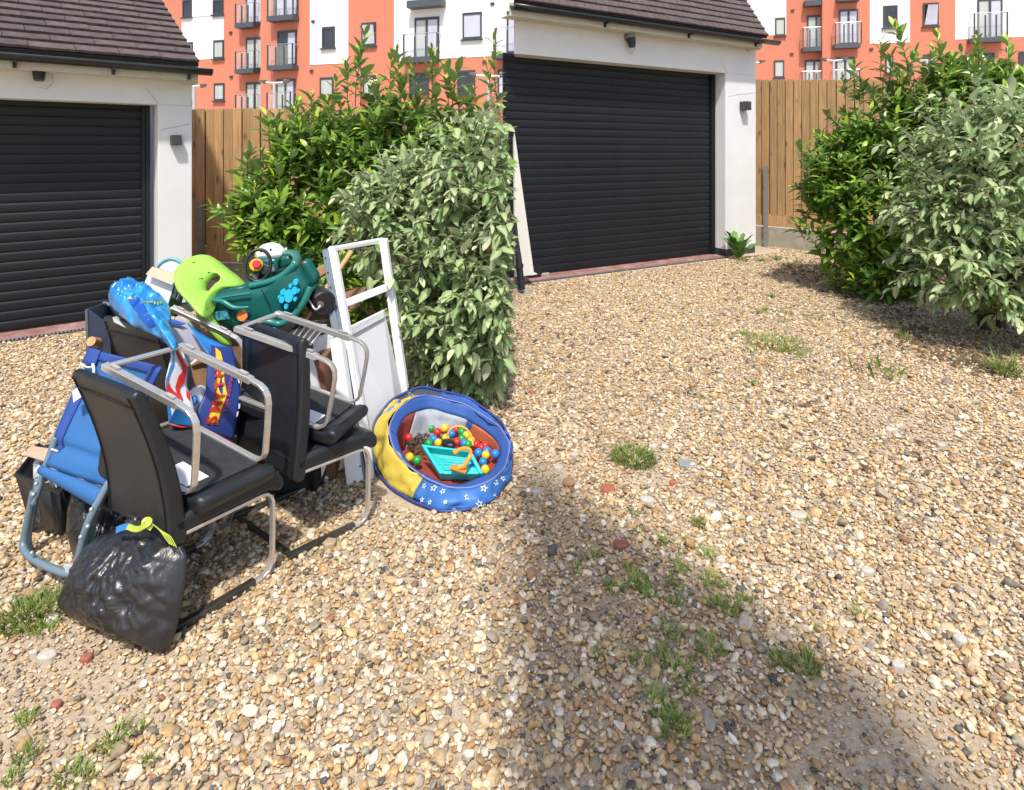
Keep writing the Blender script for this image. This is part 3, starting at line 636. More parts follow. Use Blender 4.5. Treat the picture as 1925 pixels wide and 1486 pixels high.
def bush(name, label, cat, base, blobs, shoots, kind, clip, seed, lsize, nlong=None, tall=None, stemtop=1.0, inner=900):
    """blobs: (centre, radii, weight). clip(p) keeps the plant inside its own plot"""
    rr = random.Random(seed); root = thing(name, label, cat, base); meshes = lau_meshes if kind == 'laurel' else ela_meshes
    leaves = []     # (matrix, mesh index, young)
    stems = MB(); tot = sum(b[2] for b in blobs)
    def rdir():
        while True:
            v = Vector((rr.uniform(-1,1), rr.uniform(-1,1), rr.uniform(-1,1)))
            if .1 < v.length < 1: return v.normalized()
    def shoot(p, d, L, n, droop, size, young):
        pts = [p.copy()]; q = p.copy(); dd = d.normalized(); st = L/6
        for k in range(6):
            dd = (dd+Vector((rr.uniform(-.1,.1), rr.uniform(-.1,.1), -droop*.16+rr.uniform(-.05,.05)))).normalized(); q = q+dd*st
            if not clip(q): break
            pts.append(q.copy())
        if len(pts) < 7: return
        stems.tube(pts, .003, 4, rs=[.0042-.0004*i for i in range(7)])
        ph = rr.uniform(0, 6.28)
        for k in range(n):
            t_ = .12+.88*k/(n-1); i = min(5, int(t_*6)); f = t_*6-i; c = pts[i].lerp(pts[min(6,i+1)], min(1,f)); ax = (pts[min(6,i+1)]-pts[i]).normalized()
            ph += 2.4 if kind != 'laurel' else 2.2
            a = ax.orthogonal().normalized(); b = ax.cross(a); rad = a*math.cos(ph)+b*math.sin(ph)
            spread = (.95-.55*t_) if kind == 'laurel' else (1.0-.45*t_)
            ld = (rad*spread+ax*(.45+.5*t_)).normalized()
            if kind == 'laurel': upv = ax*.7+Vector((0,0,.5))
            else: ld = (ld+Vector((0,0,-.16))).normalized(); upv = Vector((0,0,1))+rad*.25
            s = size*rr.choice((rr.uniform(.4,.8), rr.uniform(.75,1.25)))*(1-.35*max(0, t_-.7)/.3)
            if not clip(c+ld*s): continue
            yv = min(1, max(0, (t_-.72)/.28)*young+ (.15*rr.random() if young else 0))
            mi = rr.randrange(7) if yv < .45 else 7+rr.randrange(3)
            leaves.append((frame_mat(c, ld, upv+rdir()*.35, s), mi, yv))
    for _ in range(shoots):
        r_ = rr.uniform(0, tot); 
        for bl in blobs:
            r_ -= bl[2]
            if r_ <= 0: break
        c, ra, _w = bl; d = rdir()
        if d.y > .45: d.y *= -1                                     # fuller on the side one can see
        rad = rr.uniform(.62, 1.0)
        p = c+Vector((d.x*ra[0], d.y*ra[1], d.z*ra[2]))*rad
        if p.z < .05 or not clip(p): continue
        nrm = Vector((d.x/ra[0], d.y/ra[1], d.z/ra[2])).normalized()
        if kind == 'laurel':
            dd = nrm*.55+Vector((0,0,.75))+rdir()*.35; shoot(p-dd.normalized()*.1, dd, rr.uniform(.14,.26), rr.randrange(8,13), 0, lsize, rr.choice((0,.5,.8,1.0,1.0)))
        else:
            dd = nrm*.8+Vector((0,0,.35))+rdir()*.4; shoot(p-dd.normalized()*.12, dd, rr.uniform(.14,.28), rr.randrange(7,11), .9, lsize, rr.choice((0,0,.3,.6)))
    for _ in range(inner):                                         # deeper leaves that close the crown
        bl = blobs[rr.randrange(len(blobs))]; c, ra, _w = bl; d = rdir()
        if d.y > .3: d.y *= -1
        p = c+Vector((d.x*ra[0], d.y*ra[1], d.z*ra[2]))*rr.uniform(.3,.85)
        if p.z > .03 and clip(p) and clip(p+Vector((lsize*.45,0,0))): leaves.append((frame_mat(p, rdir()+Vector((0,-.3,0)), Vector((0,-.3,1))+rdir()*.6, lsize*1.15), rr.randrange(7), 0))
    more = [] if kind != 'laurel' else [(p+Vector((rr.uniform(-.22,.22), rr.uniform(-.2,.25), rr.uniform(-.2,.02))), L*rr.uniform(.6,1), max(10, int(n*.8))) for (p, L, n) in (tall or []) if L > .38]
    for (p, L, n) in (tall or [])+more:
        shoot(p, Vector((rr.uniform(-.18,.18), rr.uniform(-.1,.1), 1)), L, n, 0, lsize*1.15, 1.0)
    # woody stems from the foot up into the crown
    for i in range(9):
        bl = blobs[i % len(blobs)]; e = bl[0]+Vector((rr.uniform(-.5,.5)*bl[1][0], rr.uniform(-.4,.4)*bl[1][1], rr.uniform(.1,.5)*bl[1][2]))
        if not clip(e): continue
        b0 = Vector(base)+Vector((rr.uniform(-.12,.12), rr.uniform(-.1,.1), -.03)); md = b0.lerp(e, .5)+rdir()*.08
        stems.tube(chaikin([b0, md, e]), .015, 6, rs=[.022,.016,.008])
    stems.build('stem', bark_m, root, smooth=True)
    # 300 nearest visible leaves as parts, the rest as one mass
    camp = Vector((0,0,H))
    def score(L):
        p = L[0].translation; d = L[0].to_3x3(); nz_ = (d @ Vector((0,0,1))).normalized(); v = (p-camp); px = CX+F*p.x/p.y; py = HY-F*(p.z-H)/p.y
        if not (0 < px < 1925 and 0 < py < 1486): return 99
        return v.length-(.5*abs(nz_.dot(v.normalized())))
    order = sorted(range(len(leaves)), key=lambda i: score(leaves[i])); pick = set(order[:560:2][:295])
    vs_all = []; f_all = []; tn = []; k = 0
    for i, (M, mi, yv) in enumerate(leaves):
        if i in pick:
            dead = kind != 'laurel' and rr.random() < .014
            o = link('leaf', dead_mesh if dead else meshes[mi][0], root); M2 = M.copy(); M2.translation = M.translation-Vector(base); o.matrix_local = M2
            continue
        me, vs, fs, mid, tone, _y = meshes[mi]; A = np.array(M)
        vs_all.append(vs @ A[:3,:3].T+A[:3,3]-np.array(base)); f_all += [tuple(j+k for j in f) for f in fs]; k += len(vs)
        tn += [(tone, yv, q, 1) for q in mid]
    me = bpy.data.meshes.new('foliage'); me.from_pydata([tuple(v) for v in np.concatenate(vs_all)], [], f_all); me.materials.append(laurel_m if kind == 'laurel' else elae_m)
    me.polygons.foreach_set('use_smooth', [True]*len(me.polygons)); tone_attr(me, tn)
    tag(link('foliage', me, root), kind='stuff'); print(name, len(leaves)); return root
def C(px, py, Y): return P(px, py, Y)
# left plot: laurel against the fence, silvery bush in front (both cut at the edge of the plot)
lc = lambda p: p.x < -.004*p.y and p.y < 6.3
bush('laurel_shrub', 'bright green cherry laurel with tall shoots behind the heap of junk', 'shrub', (-1.9,5.5,0),
     [(C(600,400,5.5),(.85,.6,.72),3.2),(C(620,285,5.6),(.62,.5,.34),1.6),(C(760,280,5.5),(.66,.5,.42),2.4),(C(890,290,5.4),(.5,.45,.34),1.7),(C(520,420,5.35),(.38,.35,.4),.8),(C(640,520,5.3),(.7,.5,.5),1.6)], 860, 'laurel',
     lc, 11, .145, tall=[(C(668,200,5.3),.62,20),(C(655,205,5.3),.4,14),(C(752,230,5.2),.62,20),(C(765,225,5.2),.4,14),(C(808,225,5.2),.60,18),(C(822,220,5.2),.5,16),(C(612,240,5.3),.46,16),(C(936,205,5.0),.62,19),(C(925,215,5.0),.45,15),(C(720,215,5.2),.35,13),(C(785,190,5.2),.3,12),(C(850,200,5.2),.4,13),(C(868,240,5.2),.42,15),(C(700,250,5.2),.4,15),(C(540,250,5.3),.3,14),(C(508,280,5.3),.3,13),(C(452,405,5.1),.26,13),(C(470,410,5.1),.22,12),(C(465,440,5.1),.2,12)], inner=1500)
lc2 = lambda p: p.x < -.002*p.y and p.y > 3.02 and not (p.z < .33 and p.y < 3.5) and not (p.x/p.y*F+CX < 728 and p.y < 3.62)
bush('silvery_shrub', 'grey green silverberry bush overhanging the play tent', 'shrub', (-.55,4.2,0),
     [(C(830,440,4.1),(.72,.75,.60),3),(C(800,355,4.3),(.5,.5,.30),1.5),(C(900,560,3.75),(.36,.6,.5),1.8),(C(810,560,3.95),(.32,.6,.55),1.6),(C(905,330,4.0),(.4,.6,.5),1.6),(C(735,400,4.2),(.26,.5,.35),.7),(C(890,670,3.7),(.32,.55,.25),.9),(C(942,430,3.85),(.13,.55,.72),1.3),(C(948,520,3.7),(.10,.5,.62),1.0)], 760, 'silver',
     lc2, 12, .098, inner=2600)
rc = lambda p: p.x > .3
bush('laurel_shrub', 'bright green cherry laurel against the honey brown fence', 'shrub', (4.05,6.6,0),
     [(C(1625,400,6.6),(.68,.6,.8),3),(C(1660,260,6.7),(.6,.5,.55),2),(C(1800,200,6.5),(.75,.5,.5),2),(C(1570,330,6.7),(.32,.3,.5),.9),(C(1650,510,6.4),(.5,.5,.42),1.4),(C(1560,350,6.6),(.25,.3,.35),.6),(C(1890,190,6.3),(.4,.4,.4),.8)], 900, 'laurel',
     lambda p: rc(p) and p.z > .03, 13, .15, tall=[(C(1708,140,6.3),.52,20),(C(1780,150,6.3),.5,19),(C(1842,150,6.3),.45,17),(C(1655,150,6.4),.4,15),(C(1605,165,6.4),.28,13),(C(1750,150,6.3),.3,13),(C(1900,150,6.2),.4,14),(C(1506,315,6.4),.25,13),(C(1530,325,6.4),.22,12),(C(1588,185,6.5),.2,12),(C(1516,345,6.4),.2,12)], inner=1600)
bush('silvery_shrub', 'rounded grey green silverberry bush shading the gravel at the right edge', 'shrub', (4.05,5.2,0),
     [(C(1850,370,5.1),(.85,.85,.85),3),(C(1880,240,5.3),(.7,.6,.42),1.6),(C(1830,490,4.85),(.55,.7,.5),2),(C(1920,540,4.7),(.5,.7,.4),1.4),(C(1760,400,5.1),(.32,.5,.55),1.1),(C(1790,300,5.3),(.4,.5,.4),.9)], 760, 'silver',
     lambda p: p.x > 2.4 and p.z > .22, 14, .115, inner=2600)
# tree behind the photographer whose shade falls on the cleared drive
def shade_tree():
    rr = random.Random(4); root = thing('tree', 'leafy tree behind the photographer shading the near gravel', 'tree', (.9,-1.3,0))
    MB().tube(chaikin([V(.9,-1.3,-.05), V(.85,-1.2,1.6), V(.6,-.9,3.2), V(.4,-.7,5)]), .08, 8, rs=[.1]*5+[.06]*4+[.04]*4).build('trunk', bark_m, root, smooth=True)
    k_ = 1/math.tan(R(SUN_EL)); vs = []; fs = []
    def edge(d): # right edge of the shade at distance d
        return np.interp(d, (1.0,1.45,1.77,2.17,2.6,2.85), (1.0,1.02,.95,.62,.27,.12))
    while len(vs) < 4*8500:
        d = rr.uniform(.9,2.85); x = rr.uniform(0, 1.05); y = rr.gauss(-.75,.22)
        if x > edge(d)+rr.gauss(0,.03): continue
        if x < .12 and rr.random() > (x+.05)/.17: continue
        if fb((x,d,0), 2.6, 3, 9) < .0 and rr.random() < .6: continue
        z = (d-y)/k_/math.cos(R(SUN_AZ-180)); xt = x-(d-y)*math.tan(R(SUN_AZ-180))*1+.0
        p = V(xt, y, z); a = Vector((rr.gauss(0,1), rr.gauss(0,1), rr.gauss(0,1))).normalized(); b = a.orthogonal().normalized(); s = rr.uniform(.035,.06)
        i = len(vs); vs += [p+a*s, p+b*s*.6, p-a*s, p-b*s*.6]; fs.append((i,i+1,i+2,i+3))
    m = MB(); m.v = vs; m.f = fs; tag(m.build('crown', mat('tree_leaf', (.06,.10,.03), .5, var=.3), root), kind='stuff')
shade_tree()

# ---------------------------------------------------------------- weeds in the gravel
grass_m = mat('grass_blade', (.13,.26,.03), .55, var=.35, scale=25, rand=.25, col2=(.31,.37,.09))
weed_m = mat('weed_leaf', (.09,.21,.03), .5, var=.3, scale=30, rand=.15)
def tuft_mesh(n, rad, hgt, seed):
    rr = random.Random(seed); vs = []; fs = []
    for _ in range(n):
        a = rr.uniform(0,6.28); r_ = rad*math.sqrt(rr.random()); b = Vector((r_*math.cos(a), r_*math.sin(a), 0)); ln = rr.uniform(.25,1)*hgt
        d = Vector((math.cos(a)*rr.uniform(0,.8)+rr.gauss(0,.35), math.sin(a)*rr.uniform(0,.8)+rr.gauss(0,.35), 1)).normalized(); w = Vector((-math.sin(a+rr.gauss(0,1)), math.cos(a), 0)).normalized()*rr.uniform(.0018,.0036)
        m_ = b+d*ln*.55; t_ = b+d*ln+Vector((d.x,d.y,-.45))*ln*.3; k = len(vs); vs += [b-w, b+w, m_+w*.8, m_-w*.8, t_]; fs += [(k,k+1,k+2,k+3),(k+3,k+2,k+4)]
    me = bpy.data.meshes.new('grass_tuft'); me.from_pydata([tuple(v) for v in vs], [], fs); me.materials.append(grass_m); return me
small = [tuft_mesh(70,.045,.075,s) for s in range(4)]; sparse = [tuft_mesh(40,.06,.055,s+9) for s in range(3)]; big = tuft_mesh(620,.10,.062,20); tallm = tuft_mesh(160,.09,.26,21); mat_m = tuft_mesh(420,.17,.055,22)
def tuft(px, py, me, label, group=None, s=1.0, cat='grass tuft'):
    if py > 940 and me in small: s *= .66
    o = link('grass_tuft', me); o.location = G(px, py)+V(0,0,.006); o.rotation_euler.z = random.uniform(0,6.28); o.scale = (s, s, s*random.uniform(.8,1.1)); tag(o, where(label, px, py) if group else label, cat, group); return o
tuft(66,1158,big,'bright green grass clump left of the tied black bin bag',s=.95); tuft(84,1190,small[0],'small grass tuft just below the bright clump by the bin bag')
tuft(1190,866,big,'thick green grass clump alone in the middle of the cleared gravel',s=1.05)
tuft(1455,648,mat_m,'low spreading grass patch halfway to the honey brown fence',s=1.25,cat='grass patch'); tuft(1490,660,mat_m,'low thin grass patch beside the spreading one',s=.8,cat='grass patch')
tuft(1888,706,tallm,'tall grass tuft at the edge of the bush shade',s=1.0)
tuft(1645,700,sparse[0],'sparse faded grass patch between the bush shade and open gravel',s=2.6,cat='grass patch')
for i,(x,y,s) in enumerate([(215,1400,1.15),(52,1358,.8),(50,1432,.9),(130,1468,1.1),(285,1432,.6),(262,1376,.5),(20,1474,.7),(160,1470,.8)]):
    tuft(x, y, small[i % 4], 'small grass tuft', 'grass tufts before the junk heap', s)
for i,(x,y,s) in enumerate([(1315,992,1),(1195,968,.7),(1198,1003,.8),(1252,1024,.9),(1330,1050,1),(1520,982,.5),(1618,1164,.8),(1538,1188,.5),(1290,1020,.5),(1282,1042,.5)]):
    tuft(x, y, small[i % 4], 'small sunlit grass tuft', 'grass tufts in the sunlit gravel', s)
for i,(x,y,s) in enumerate([(1116,1052,.8),(1280,1078,1),(1330,1098,1.1),(1198,1104,1.2),(1270,1108,1),(1155,1112,1),(1085,1070,.6),(1222,1124,1),(1368,1148,1.3),(1404,1142,1),(1268,1140,.8),(1335,1142,.7),(1262,1194,1.1),(1336,1228,1.3),(1185,1238,.7),(1276,1266,1.2),(1245,1235,.8),(1470,1258,1.1),(1516,1262,1.3),(1240,1332,1.3),(1266,1382,1.4),(1296,1306,.7),(1212,1250,.7),(1455,1245,.7),(1360,1105,.7),(1125,1240,.6),(1300,1250,.5),(1220,1100,.8),(1180,1070,.5)]):
    tuft(x, y, small[i % 4], 'small dark grass tuft', 'grass tufts in the shaded gravel', s)
for i,(x,y,s) in enumerate([(1345,614,.9),(1430,590,1),(1475,592,1.3),(1535,602,1.3),(1410,662,1.3),(1505,674,1),(1470,604,1),(1690,620,1.2),(1760,630,1.2),(1813,684,1.6),(1860,690,1.5),(1450,560,1),(1440,585,.8),(1700,640,1),(1400,632,1),(1390,565,.7),(1480,500,1.3),(1460,490,1.3),(1500,495,1),(1430,492,1.3),(1395,492,1.4)]):
    tuft(x, y, sparse[i % 3] if i < 11 else small[i % 4], 'thin grass tuft', 'grass tufts on the far gravel', s)
def broad_weed(px, py, n, L, label, seed, up=.6, lob=True):
    rr = random.Random(seed); g = G(px, py); root = thing('weed', label, 'weed', g); 
    for i in range(n):
        a = i*2.4+rr.uniform(-.3,.3); d = Vector((math.cos(a), math.sin(a), up*rr.uniform(.4,1.5))).normalized(); l = L*rr.uniform(.6,1.1); sd = d.cross(V(0,0,1)).normalized(); nn = sd.cross(d)
        pts = []; K = 7
        for k in range(K):
            t_ = k/(K-1); c = g+d*l*t_+V(0,0,-.35*l*t_*t_); w = l*.11*math.sin(math.pi*min(1, .12+t_*.88))**.7*(1 if not lob or k % 2 else .5)
            if k == K-1: w = .001
            pts.append((c-sd*w+nn*w*.25, c, c+sd*w+nn*w*.25))
        b = MB(); b.add([q for r in pts for q in r], [(3*k+j, 3*k+j+1, 3*k+4+j, 3*k+3+j) for k in range(K-1) for j in range(2)])
        b.build('leaf', weed_m, root, smooth=True)
broad_weed(1388, 488, 18, .62, 'leafy sow thistle at the foot of the white garage pier', 3, 2.4)
broad_weed(1556, 548, 8, .17, 'broad leaved weed on the gravel in front of the right laurel', 4, .3, False)
broad_weed(1545, 560, 5, .1, 'low flat weed just left of the broad leaved one', 8, .2, False)
broad_weed(1322, 746, 6, .075, 'tiny broad leaved weed in the middle of the cleared gravel', 5, .4, False)
broad_weed(1410, 722, 6, .085, 'small pointed weed right of the tiny broad leaved one', 6, .6, False)
broad_weed(1790, 548, 12, .2, 'dark weed leaves under the right laurel', 7, .5, False)
broad_weed(1622, 540, 14, .2, 'spray of dark laurel leaves at the foot of the right laurel', 9, .4, False)
# larger stones, brick bits and fallen leaves
def stone(px, py, w, h, t, col, name, label, cat, seed, group=None):
    b = MB(); g = G(px, py); rr = random.Random(seed); n = 9; out = []
    for i in range(n):
        a = 2*math.pi*i/n; r_ = rr.uniform(.78,1.1); out.append(g+V(math.cos(a)*w/2*r_, math.sin(a)*h/2*r_, 0))
    b.slab([p+V(0,0,-.01) for p in out], (0,0,t+.01))
    o = b.build(name, mat(f'{name}_{col}', col, .85, var=.2, scale=40, bump=.3), None, bevel=min(t*.4,.006)); tag(o, where(label, px, py) if group else label, cat, group)
brick = (.36,.12,.07)
stone(1143,926,.075,.06,.026,brick,'brick_fragment','orange brick fragment below the lone grass clump','brick piece',1)
stone(1167,1032,.06,.05,.026,(.33,.11,.075),'brick_fragment','red brick fragment at the edge of the shaded gravel','brick piece',2)
stone(1000,741,.05,.03,.02,brick,'brick_fragment','small brick fragment near the left edge of the cleared gravel','brick piece',3)
stone(1265,912,.04,.03,.02,brick,'brick_fragment','small brick fragment right of the lone grass clump','brick piece',4)
stone(1292,875,.085,.09,.014,(.27,.29,.29),'slate_piece','flat blue grey slate piece right of the lone grass clump','slate',5)
stone(162,1243,.035,.03,.018,brick,'brick_fragment','small red brick fragment below the tied bin bag','brick piece',6)
stone(106,1332,.03,.03,.018,brick,'brick_fragment','tiny red brick fragment near the left foreground','brick piece',7)
stone(620,1031,.055,.05,.03,(.40,.29,.18),'round_stone','round brown stone beside the second chair stack','stone',8)
for i,(x,y,w) in enumerate([(600,1288,.03),(98,1172,.05),(88,1240,.06),(62,1237,.025),(1227,845,.05),(1575,739,.07),(1675,812,.07),(1630,1080,.05),(1500,975,.08),(1770,842,.05),(1215,945,.07),(1805,1210,.05),(1355,1060,.04),(1010,930,.05),(1050,885,.05),(1080,860,.04),(1690,1260,.04),(1335,955,.05)]):
    stone(x, y, w, w*.75, .022, (.50,.46,.40), 'stone', 'pale stone', 'stone', 20+i, 'large pale stones')
def litter(pts, n, sp, seed):
    b = MB(); rr = random.Random(seed)
    for _ in range(n):
        c = pts[rr.randrange(len(pts))]; g = G(c[0]+rr.gauss(0,sp), c[1]+rr.gauss(0,sp*.35), rr.uniform(.012,.03)); a = Vector((rr.gauss(0,1), rr.gauss(0,1), rr.gauss(0,.3))).normalized(); w = a.orthogonal().normalized(); l = rr.uniform(.012,.035)
        b.add([g-a*l, g+w*l*.35, g+a*l, g-w*l*.35], [(0,1,2,3)])
    tag(b.build('leaf_litter', mat('brown_litter', (.13,.085,.05), .9, var=.6, scale=40), None), kind='stuff')
litter([(1490,505),(1520,508),(1550,510),(1580,520),(1560,500),(1620,545),(1690,590),(1720,620),(1770,660),(1820,670),(1860,690),(1700,640)], 900, 24, 3)
litter([(1450,490),(1480,495),(1440,560),(1600,560),(1200,560),(1100,640),(1300,700),(1500,760),(1700,860)], 160, 60, 4)
rr0 = random.Random(31)
fl = [(1895,720),(1870,700),(1880,680),(1765,680),(1840,672),(1850,655),(1905,740),(1830,660),(1790,690),(1545,505),(1520,520),(1570,515),(1590,525),(1850,668),(1820,650)]
for x, y in fl:
    o = link('fallen_leaf', dead_mesh); o.matrix_world = frame_mat(G(x+rr0.uniform(-8,8), y+rr0.uniform(-6,6), .025), Vector((rr0.uniform(-1,1), rr0.uniform(-1,1), .1)), V(0,0,1), rr0.uniform(.05,.08)); tag(o, where('dry orange leaf', x, y), 'leaf', 'fallen leaves by the bushes')
# ================================================================ THE HEAP OF JUNK ON THE LEFT
leather = mat('black_leatherette', (.015,.018,.022), .42, var=.25, scale=9, bump=.12, bscale=160, spec=.5)
chrome = mat('brushed_steel', (.74,.71,.66), .36, metal=.72, var=.10, scale=14, stretch=(1,1,6))
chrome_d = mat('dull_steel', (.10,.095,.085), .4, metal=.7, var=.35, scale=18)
felt = mat('black_felt', (.028,.03,.034), .9, var=.3, scale=30)
paper = mat('paper_white', (.78,.80,.82), .7, var=.03)
class Aff:
    def __init__(s, o, x, y, z): s.o, s.x, s.y, s.z = map(Vector, (o, x, y, z))
    def __call__(s, p): return s.o+s.x*p[0]+s.y*p[1]+s.z*p[2]
def chair(label, A, upside, parts=('back','seat','frame','under'), group='black dining chairs in the heap', back_to=.98, steel=chrome, runner_m=None, lean=.15):
    """local metres: x across (+-.215), y from rear (0) to front (.46), z up; A maps to the scene"""
    root = thing('dining_chair', label, 'chair', A((0,.2,0)) if not upside else A((0,.2,.45)), group)
    W = .215
    def prof(pts, name, m, wl=W, bev=.012, taper=None):
        n = len(pts); b = MB(); K = 4
        vs = []; 
        for i in range(K+1):
            x = -wl+2*wl*i/K
            for (y, z) in pts:
                k = taper(z) if taper else 1
                vs.append(A((x*k, y+(.006*math.cos(x/wl*1.4) if name == 'backrest' else 0), z)))
        fs = [(i*n+j, i*n+(j+1) % n, (i+1)*n+(j+1) % n, (i+1)*n+j) for i in range(K) for j in range(n)]
        fs += [tuple(range(n)), tuple(K*n+j for j in range(n))[::-1]]
        b.add(vs, fs); return b.build(name, m, root, smooth=50, bevel=bev)
    if 'back' in parts:
        zlo = .405 if upside else .37; zs = np.linspace(zlo, back_to, 11); off = lambda z: .03-lean*((z-.37)/.61)**1.25+.02*math.sin((z-.37)/.61*math.pi)
        th = lambda z: .036-.008*((z-.37)/.61)
        fr = [(off(z)+th(z), z) for z in zs]; bk = [(off(z)-th(z), z) for z in zs[::-1]]
        top = [(off(back_to)+.012, back_to+.02), (off(back_to)-.014, back_to+.022)]
        bot = [(off(zlo)-.005, zlo-(.004 if upside else .025)), (off(zlo)+.03, zlo-(.003 if upside else .02))]
        bo = prof(fr+top+bk+bot, 'backrest', leather, W, .010)
        sm = MB()
        if not upside:
            for s_ in (-1, 1):
                sm.tube([A((s_*(W-.022), off(z)-th(z)-.0015, z)) for z in zs], .0022, 5)
            sm.tube([A((x, off(.93)-th(.93)-.001, .93)) for x in np.linspace(-W+.01, W-.01, 6)], .0025, 5)
            sm.build('seam', mat('seam_black', (.008,.008,.009), .6), bo)
    if 'seat' in parts:
        up_ = [(y, .455+.012*math.sin(y/.5*math.pi)-.0*y) for y in np.linspace(.0,.44,7)]+[(.49,.45),(.515,.425),(.515,.39)]
        dn = [(.50,.365),(.47,.375),(.45,.39)]+[(y, .392) for y in np.linspace(.40,.02,6)]
        prof(up_+dn, 'seat', leather, W, .014)
    w, t = .025, .014
    if 'frame' in parts:
        for s_ in (-1, 1):
            x = s_*(W-.016)
            path = [(x,.02,.384),(x,.36,.384),(x,.44,.384),(x,.462,.33),(x,.462,.20),(x,.460,.07),(x,.44,.014),(x,.37,.010),(x,.0,.010)]
            pts = [path[0], path[1]]+[]
            c1 = [(x,.36,.384),(x,.40,.384),(x,.432,.378),(x,.452,.358),(x,.462,.33),(x,.463,.2),(x,.461,.095),(x,.454,.058),(x,.438,.034),(x,.415,.022),(x,.37,.018)]
            seq = [(x,.02,.384)]+c1
            b = MB(); b.bar([A(p) for p in seq], w*.82, t*.8, None)
            # bar() keeps the flat strap's width across the chair
            b.v = []; b.f = []; b.m = []
            b.sweep([A(p) for p in seq], lambda i: [(-t*.4,-w*.42),(t*.4,-w*.42),(t*.4,w*.42),(-t*.4,w*.42)], A((1,0,0))-A((0,0,0)))
            b.build('leg', steel, root, bevel=.002)
            MB().sweep([A((x,.372,.020)), A((x,-.008,.020))], lambda i: [(-t*.8,-w*.48),(t*.8,-w*.48),(t*.8,w*.48),(-t*.8,w*.48)], A((1,0,0))-A((0,0,0))).build('runner', runner_m or steel, root, bevel=.002)
        MB().sweep([A((-W,.0,.020)), A((W,.0,.020))], lambda i: [(-w*.42,-t*.4),(w*.42,-t*.4),(w*.42,t*.4),(-w*.42,t*.4)], A((0,0,1))-A((0,0,0))).build('floor_bar', runner_m or steel, root, bevel=.002)
        MB().sweep([A((-W+.02,.02,.384)), A((W-.02,.02,.384))], lambda i: [(-w*.3,-t*.4),(w*.3,-t*.4),(w*.3,t*.4),(-w*.3,t*.4)], A((0,0,1))-A((0,0,0))).build('seat_bar', steel, root, bevel=.002)
        b = MB()
        for s_ in (-1, 1):
            for y in (.05,.33): b.obox(A((s_*(W-.016),y,-.002)), (A((.009,0,0))-A((0,0,0))), (A((0,.02,0))-A((0,0,0))), (A((0,0,.004))-A((0,0,0))))
        tag(b.build('glide', mat('glide_grey', (.40,.40,.39), .5), root), kind='stuff')
    if upside:
        MB().box8([A(p) for p in ((-W+.03,.04,.385),(W-.03,.04,.385),(W-.03,.44,.385),(-W+.03,.44,.385),(-W+.03,.04,.396),(W-.03,.04,.396),(W-.03,.44,.396),(-W+.03,.44,.396))]).build('base_cloth', felt, root)
        MB().box8([A(p) for p in ((-.17,.27,.3825),(-.05,.27,.3825),(-.05,.40,.3825),(-.17,.40,.3825),(-.17,.27,.384),(-.05,.27,.384),(-.05,.40,.384),(-.17,.40,.384))]).build('paper_label', paper, root)
    return root
def affine_up(RR, r, f, zs): return Aff(RR+r*.5, r/.43, f/.46, (0,0,zs))
def affine_inv(nearB, farB, nearR, farR, nearS, farS):
    fr = (nearB+farB)/2; re = (nearR+farR)/2; x = ((farB-nearB)+(farR-nearR))/2/.43; y = (fr-re)/.46; z = ((nearS+farS)/2-fr)/.385
    return Aff(re, x, y, z)
# stack A (front), stack B (right), stack C (rear)
A_RR = G(322,1204); A_r = G(396,1018)-G(516,1085); A_f = G(516,1085)-A_RR
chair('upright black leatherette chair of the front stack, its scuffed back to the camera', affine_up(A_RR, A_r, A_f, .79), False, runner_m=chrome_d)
chair('black chair upside down on the front stack with white paper under its seat', affine_inv(P(365,775,1.88),P(512,722,2.12),P(195,683,2.06),P(345,643,2.25),P(357,940,1.94),P(502,868,2.14)), True, back_to=.52)
B_RR = G(553,1056); B_f = G(696,986)-B_RR
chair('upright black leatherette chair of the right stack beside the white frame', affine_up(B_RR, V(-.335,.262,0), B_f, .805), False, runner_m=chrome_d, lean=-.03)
chair('black chair tipped upside down on the right stack in front of the white frame', affine_inv(P(631,682,2.22),P(699,638,2.52),P(446,611,2.37),P(524,585,2.64),P(607,812,2.32),P(676,760,2.58)), True, back_to=.62)
chair('upright black chair of the rear stack behind the blue lounger', affine_up(V(-1.262,2.36,0), V(-.355,.205,0), V(.16,.24,0), .83), False)
chair('steel framed chair upside down on the rear stack under the blue plastic bag', affine_inv(P(340,664,2.60),P(470,634,2.74),P(213,598,2.52),P(322,574,2.76),P(345,775,2.66),P(470,750,2.8)), True, back_to=.52)

# ---- blue folding lounger
blue_c = mat('lounger_canvas', (.028,.135,.36), .75, var=.06, scale=3, bump=.15, bscale=400)
blue_e = mat('lounger_edge', (.025,.07,.30), .8, var=.08)
tube_m = mat('lounger_tube', (.17,.25,.31), .42, metal=.2, var=.1)
pipe_m = mat('white_piping', (.66,.68,.72), .7, var=.05)
lt = thing('sun_lounger', 'folded blue canvas sun lounger with grey blue tube frame left of the front chairs', 'sun lounger', G(90,1070))
LT, RT, LB, RB = P(176,660,2.42), P(305,692,2.20), P(86,876,2.24), P(204,918,2.13)
def canvas(u, v):
    p = LT.lerp(RT, u).lerp(LB.lerp(RB, u), v); n_ = V(-.35,-.85,.38)
    sag = -.03*math.sin(u*math.pi)*math.sin(min(1,v*1.2)*math.pi)
    crease = -.02*math.exp(-((v-.83)/.035)**2)
    return p+n_*(sag+crease+.004*fb(p, 9, 2))
def strip(u0, u1, v0, v1, o, nu=8, nv=24):
    return lambda a, c: canvas(u0+(u1-u0)*a, v0+(v1-v0)*c)+V(-.35,-.85,.38)*o
MB().grid(strip(.0,1,.0,1,0,14,30), 14, 30).build('canvas', blue_c, lt, smooth=True, solid=.005)
